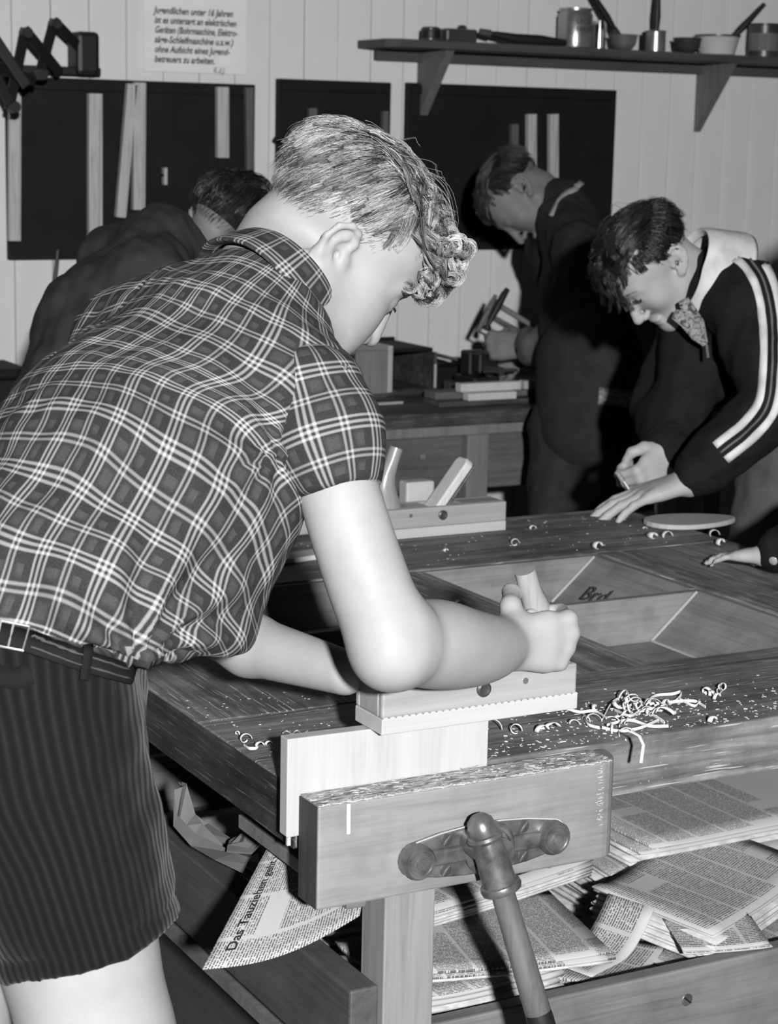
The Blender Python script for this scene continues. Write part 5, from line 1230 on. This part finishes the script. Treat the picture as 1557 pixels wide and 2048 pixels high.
newspaper('small loose newspaper stack between the pale sheet and the fanned newspaper', 1.365, 1.935, SH, .6, .16, .13, 11, .0064, fan=.012, seed=10)
newspaper('newspaper leaning at the far back of the shelf', 1.25, 2.42, SH, .1, .40, .30, 14, .0080, fan=.010, seed=11)
newspaper('newspaper pile at the far right back of the shelf', 1.78, 2.62, SH, -.1, .36, .30, 16, .0090, fan=.010, seed=12)
# curled loose page
t = thing('loose_page', 'single curled loose page at the front of the shelf beside the pale sheet', 'page', (1.335, 1.882, SH+.095), .35)
sheet('page', t, .13, .07, lambda x, y: (x-.065, y-.035, .012+.05*max(0, (x-.06)/.07)**2), 'news', 12, 5)
# picture and headline on the folded paper
t8 = [o for o in bpy.data.objects if o.get('label', '').startswith('folded newspaper with dark picture')][0]
M['photo'] = NT('printed_picture'); _n = M['photo']; M['photo'] = _n.base(_n.ramp(_n.noise(_n.co(), 45, 5, .6, 1), [(.4, .02), (.6, .16)]), .8, .2)
zt = lambda x, y: .0005+5*.005+.03*x+.06*y+.03*.16+.06*.10+.004*(x/.32)**2*4
rows = [[Vector((x, y, zt(x, y)+.0025)) for x in np.linspace(.01, .13, 7)] for y in np.linspace(-.085, -.02, 4)]
MB().grid(rows).build('picture', M['photo'], t8)
lettering('headline', 'Der', .055, frame((.02, .02, zt(.02, .02)+.008), Vector((1, 0, .03)).normalized(), Vector((0, 1, .06)).normalized(), (0, -.06, 1)), M['ink'], t8, thick=.001)
# the page hanging out at the left of the bench
hp_ = thing('hanging_newspaper', 'newspaper page hanging out of the left side of the shelf beside the vise', 'newspaper', (0, 0, 0))
cA, cB, cC, cD = P(404, 1940, 2.09), P(720, 1832, 2.14), P(548, 1672, 2.27), P(735, 1640, 2.34)
def hang(u, v):
    a = cA.lerp(cB, u); b = cC.lerp(cD, u); p = a.lerp(b, v)
    return p+UP*(-.012*math.sin(u*math.pi)*(1-v)+.012*math.sin(v*3.1))-FW*(.010*math.sin(u*math.pi))+RT*(.006*math.sin(v*3.1))
Wd, Hd = (cB-cA).length, (cC-cA).length
hs_ = sheet('page', hp_, 1, 1, hang, 'news', 16, 16, .0006); uvl = hs_.data.uv_layers[0].data
for l_ in uvl: a_, b_ = l_.uv; l_.uv = (b_*.19+.018, .20-a_*.185)
def on_hang(u, v): return hang(u, v)-FW*.002
u_h = (on_hang(.15, .6)-on_hang(.15, .1)).normalized(); w_h = (on_hang(.02, .3)-on_hang(.30, .3)).normalized(); nh = u_h.cross(w_h).normalized()
me = lettering('headline', 'Das Tauziehen geht weiter', .0175, Matrix.Identity(4), M['ink'], hp_, thick=.0004)
for v in me.data.vertices:
    a_, b_ = v.co.x/Hd+.10, .155-v.co.y/Wd; v.co = hang(b_, a_)-FW*.0022
# crumpled paper
def crumple(label, pts, seed, mat='news'):
    r_ = random.Random(seed); t = thing('crumpled_paper', label, 'paper', (0, 0, 0)); rows = []
    for a, b in pts:
        a, b = Vector(a), Vector(b); rows.append([a.lerp(b, i/6)+Vector((r_.gauss(0, .006), r_.gauss(0, .006), r_.gauss(0, .006))) for i in range(7)])
    o = MB().grid(rows).build('sheet', M[mat], t); o.modifiers.new('thick', 'SOLIDIFY').thickness = .001; return t
crumple('grey folded paper bag standing at the left end of the shelf', [(P(352, 1575, 2.55), P(372, 1560, 2.62)), (P(350, 1640, 2.52), P(385, 1625, 2.62)), (P(385, 1680, 2.48), P(415, 1650, 2.60)), (P(440, 1720, 2.42), P(470, 1690, 2.55)), (P(490, 1745, 2.38), P(525, 1705, 2.50))], 3, 'greypaper')
crumple('crumpled pale paper behind the hanging newspaper page', [(P(455, 1700, 2.40), P(460, 1680, 2.5)), (P(490, 1690, 2.38), P(500, 1660, 2.5)), (P(540, 1670, 2.36), P(545, 1650, 2.5)), (P(560, 1720, 2.36), P(575, 1700, 2.5))], 4, 'greypaper')

# ------------------------------------------------------------ shavings and sawdust
r_ = random.Random(21)
def curl(R, turns, w_, rise, n=None):
    n = n or max(8, int(abs(turns)*16)); rows = []
    for i in range(n+1):
        a_ = 2*math.pi*turns*i/n; rr = R*(1-.35*i/n); c = Vector((rr*math.cos(a_), rise*i/n, R+rr*math.sin(a_)))
        rows.append([c+Vector((0, -w_/2, 0)), c+Vector((0, w_/2, 0))])
    return rows
def shaving(px, py, R, turns, w_, rise, rz, z=BZ, tip=0, label='curled pale wood shaving on the far side of the bench', grp='shavings on the far side of the bench'):
    p = onz(px, py, z); o = MB().grid(curl(R, turns, w_, rise)).build('wood_shaving', M['shaving'], None, True); md = o.modifiers.new('thick', 'SOLIDIFY'); md.thickness = .0005
    zmin = min(v.co.z for v in o.data.vertices); o.location = (p.x, p.y, z-zmin+.0008); o.rotation_euler = (tip, 0, rz)
    return tag(o, label, 'shaving', grp)
for (px, py, R, tn, w_, ri), lb in zip(((1030, 1092, .0075, .9, .012, .004), (1196, 1099, .008, .8, .010, .004), (1305, 1078, .007, .8, .014, .002), (1334, 1076, .011, .55, .009, .002), (1428, 1074, .010, .6, .010, .003), (1442, 1092, .008, .7, .008, .003), (892, 1104, .004, .6, .006, .002), (1066, 1060, .006, .6, .008, .004), (1290, 1058, .004, .5, .006, .002), (918, 1218, .008, .7, .010, .004)),
    ('broad pale curl on the bench in front of the idle hand plane', 'pale curl on the far corner of the right sunken tray', 'broad curl left in the pair of curls below the oval paddle', 'open curl right in the pair of curls below the oval paddle', 'pale curl at the bench edge below the tip of the oval paddle', 'small pale curl touching the fingers at the right edge', 'tiny curl in front of the left half of the idle hand plane', 'curl just past the right end of the idle hand plane', 'tiny curl beside the left tip of the oval paddle', 'pale curl on the middle rail left of the fist')):
    shaving(px, py, R, tn, w_, ri, r_.uniform(-.6, .6), label=lb)
HEAP = ('thin curled shaving in the tangled heap on the bench right of the vise', 'shavings in the tangled heap')
for i in range(20):
    px, py = r_.gauss(1258, 38), r_.gauss(1432, 15); shaving(px, py, r_.uniform(.005, .011), r_.uniform(.4, 1.3), r_.uniform(.002, .005), r_.uniform(-.03, .03), r_.uniform(0, 6.3), tip=r_.uniform(-.7, .7), label=HEAP[0], grp=HEAP[1])
def ribbon(path, label, grp, w_=.0018, z=.7625, hop=.004):
    pts = [onz(x, y, z+hop*(.5+.5*math.sin(i*2.3+x))) for i, (x, y) in enumerate(path)]; pts = [Vector(q) for q in spline(pts, 4)]
    o = MB().tube(pts, [(w_, .0005)]*len(pts), 6, flat=(0, 0, 1)).build('wood_shaving', M['shaving'], None, True); return tag(o, label, 'shaving', grp)
for q in ([(1132, 1416), (1160, 1424), (1190, 1422), (1214, 1436)], [(1205, 1440), (1225, 1405), (1250, 1396), (1268, 1412), (1250, 1446)], [(1215, 1450), (1260, 1440), (1300, 1452), (1338, 1452)], [(1230, 1420), (1262, 1432), (1288, 1420), (1330, 1446)], [(1285, 1412), (1310, 1392), (1345, 1388), (1364, 1384), (1352, 1402), (1310, 1412)],
          [(1300, 1408), (1345, 1404), (1388, 1402), (1412, 1414)], [(1240, 1452), (1252, 1418), (1284, 1404), (1300, 1430)], [(1205, 1455), (1240, 1462), (1280, 1456), (1318, 1440)], [(1170, 1428), (1176, 1448), (1200, 1456)], [(1360, 1398), (1390, 1412), (1400, 1400)]): ribbon(q, 'long stringy shaving winding through the tangled heap right of the vise', 'stringy shavings in the heap')
BUN = ('small curled shaving in the separate bunch right of the tangled heap', 'shavings in the small bunch')
for px, py in ((1424, 1394), (1440, 1388), (1436, 1402), (1448, 1382), (1418, 1386)): shaving(px, py, r_.uniform(.004, .007), r_.uniform(.8, 1.4), .004, r_.uniform(-.008, .008), r_.uniform(0, 6), tip=r_.uniform(-.5, .5), label=BUN[0], grp=BUN[1])
EDG = ('short curled shaving near the front edge of the bench behind the vise jaw', 'shavings behind the vise jaw')
for (px, py, R, tn, w_, ri), nth in zip(((1150, 1454, .006, .6, .006, .01), (1190, 1452, .008, .7, .005, .02), (1118, 1462, .007, .6, .005, .02), (1032, 1470, .008, .8, .006, .004), (985, 1466, .012, .6, .003, .01), (1170, 1444, .007, .5, .006, .012), (1428, 1446, .006, .6, .006, .004), (1090, 1468, .006, .7, .006, .01)), ('fifth', 'seventh', 'fourth', 'second', 'first', 'sixth', 'last and farthest right', 'third')): shaving(px, py, R, tn, w_, ri, r_.uniform(-.9, .9), label=nth+' shaving from the upright board in the row behind the vise jaw', grp=EDG[1])
LFT = ('thin curled shaving on the dark bench top left of the upright board', 'shavings left of the upright board')
for (px, py, R, tn, w_, ri), nth in zip(((492, 1488, .007, .9, .005, .006), (520, 1498, .005, .7, .005, .004), (474, 1472, .004, .6, .004, .004), (540, 1494, .004, .7, .004, .006)), ('large ring of', 'second curl from the left of', 'leftmost tiny curl of', 'rightmost tiny curl of')): shaving(px, py, R, tn, w_, ri, r_.uniform(-.9, .9), label=nth+' shaving on the bench top left of the upright board', grp=LFT[1])
ribbon([(566, 1466), (574, 1462), (584, 1468), (594, 1461), (604, 1467), (616, 1462)], 'zigzag thread of shaving just behind the left end of the upright board', None, .0008)
ribbon([(488, 1490), (500, 1497), (516, 1495), (512, 1484)], 'looped pale shaving on the bench top left of the upright board', None, .0016)
ribbon([(960, 1240), (985, 1238), (1000, 1250), (1018, 1244)], 'loose shaving on the middle rail beside the fist', None, .0022, .761, .003)
pts = [P(1262, 1462, 2.155), P(1280, 1472, 2.15), P(1288, 1490, 2.145), P(1283, 1526, 2.142)]
o = MB().tube(pts, [(.0025, .0006)]*4, 6, flat=(1, 0, 0)).build('wood_shaving', M['shaving'], None, True); tag(o, 'pale shaving hanging down over the front edge of the bench', 'shaving', None)
pts = [onz(x, y, .7625) for x, y in ((895, 1512), (905, 1528), (925, 1538), (950, 1534), (972, 1522), (985, 1512))]
o = MB().tube(pts, .0006, 6).build('wood_shaving', M['horn'], None, True); tag(o, 'thin dark curl of shaving lying on the vise jaw', 'shaving')
mb = MB()
def chip(p, s_):
    a_ = r_.uniform(0, 3.1); mb.box((-s_, -s_*.4, 0), (s_, s_*.4, s_*.3), Matrix.Translation(p) @ Matrix.Rotation(a_, 4, 'Z') @ Matrix.Rotation(r_.uniform(-.4, .4), 4, 'X'))
for i in range(420):
    px, py = r_.uniform(960, 1557), 0; x_ = r_.uniform(1.08, 1.7); y_ = 1.757+abs(r_.gauss(0, .06)); chip((x_, y_, BZ+.0004), r_.uniform(.0006, .0022))
for i in range(120): chip((r_.uniform(.865, 1.05), r_.uniform(1.78, 2.1), BZ+.0004), r_.uniform(.0005, .0016))
for i in range(160): chip((r_.uniform(1.15, 2.05), r_.uniform(2.65, 2.93), BZ+.0004), r_.uniform(.0006, .0018))
for i in range(90): chip((r_.gauss(1.30, .05), r_.gauss(1.86, .03), BZ+.0004), r_.uniform(.0008, .0022))
o = mb.build('sawdust', M['shaving']); tag(o, 'fine pale sawdust and chips strewn over the bench top', 'sawdust', None, 'stuff')
# flat strip lying on the left part of the bench
a, b = onz(498, 1133, BZ), onz(645, 1112, BZ); o = bx('wood_strip', (0, -.02, 0), ((b-a).length, .02, .008), M['wedge'], None, .001); o.location = (a.x, a.y, BZ+.0005); o.rotation_euler = (0, 0, math.atan2(b.y-a.y, b.x-a.x)); tag(o, 'flat pale wood strip lying on the back left of the workbench', 'wood strip')
print('script', time.time()-T0)
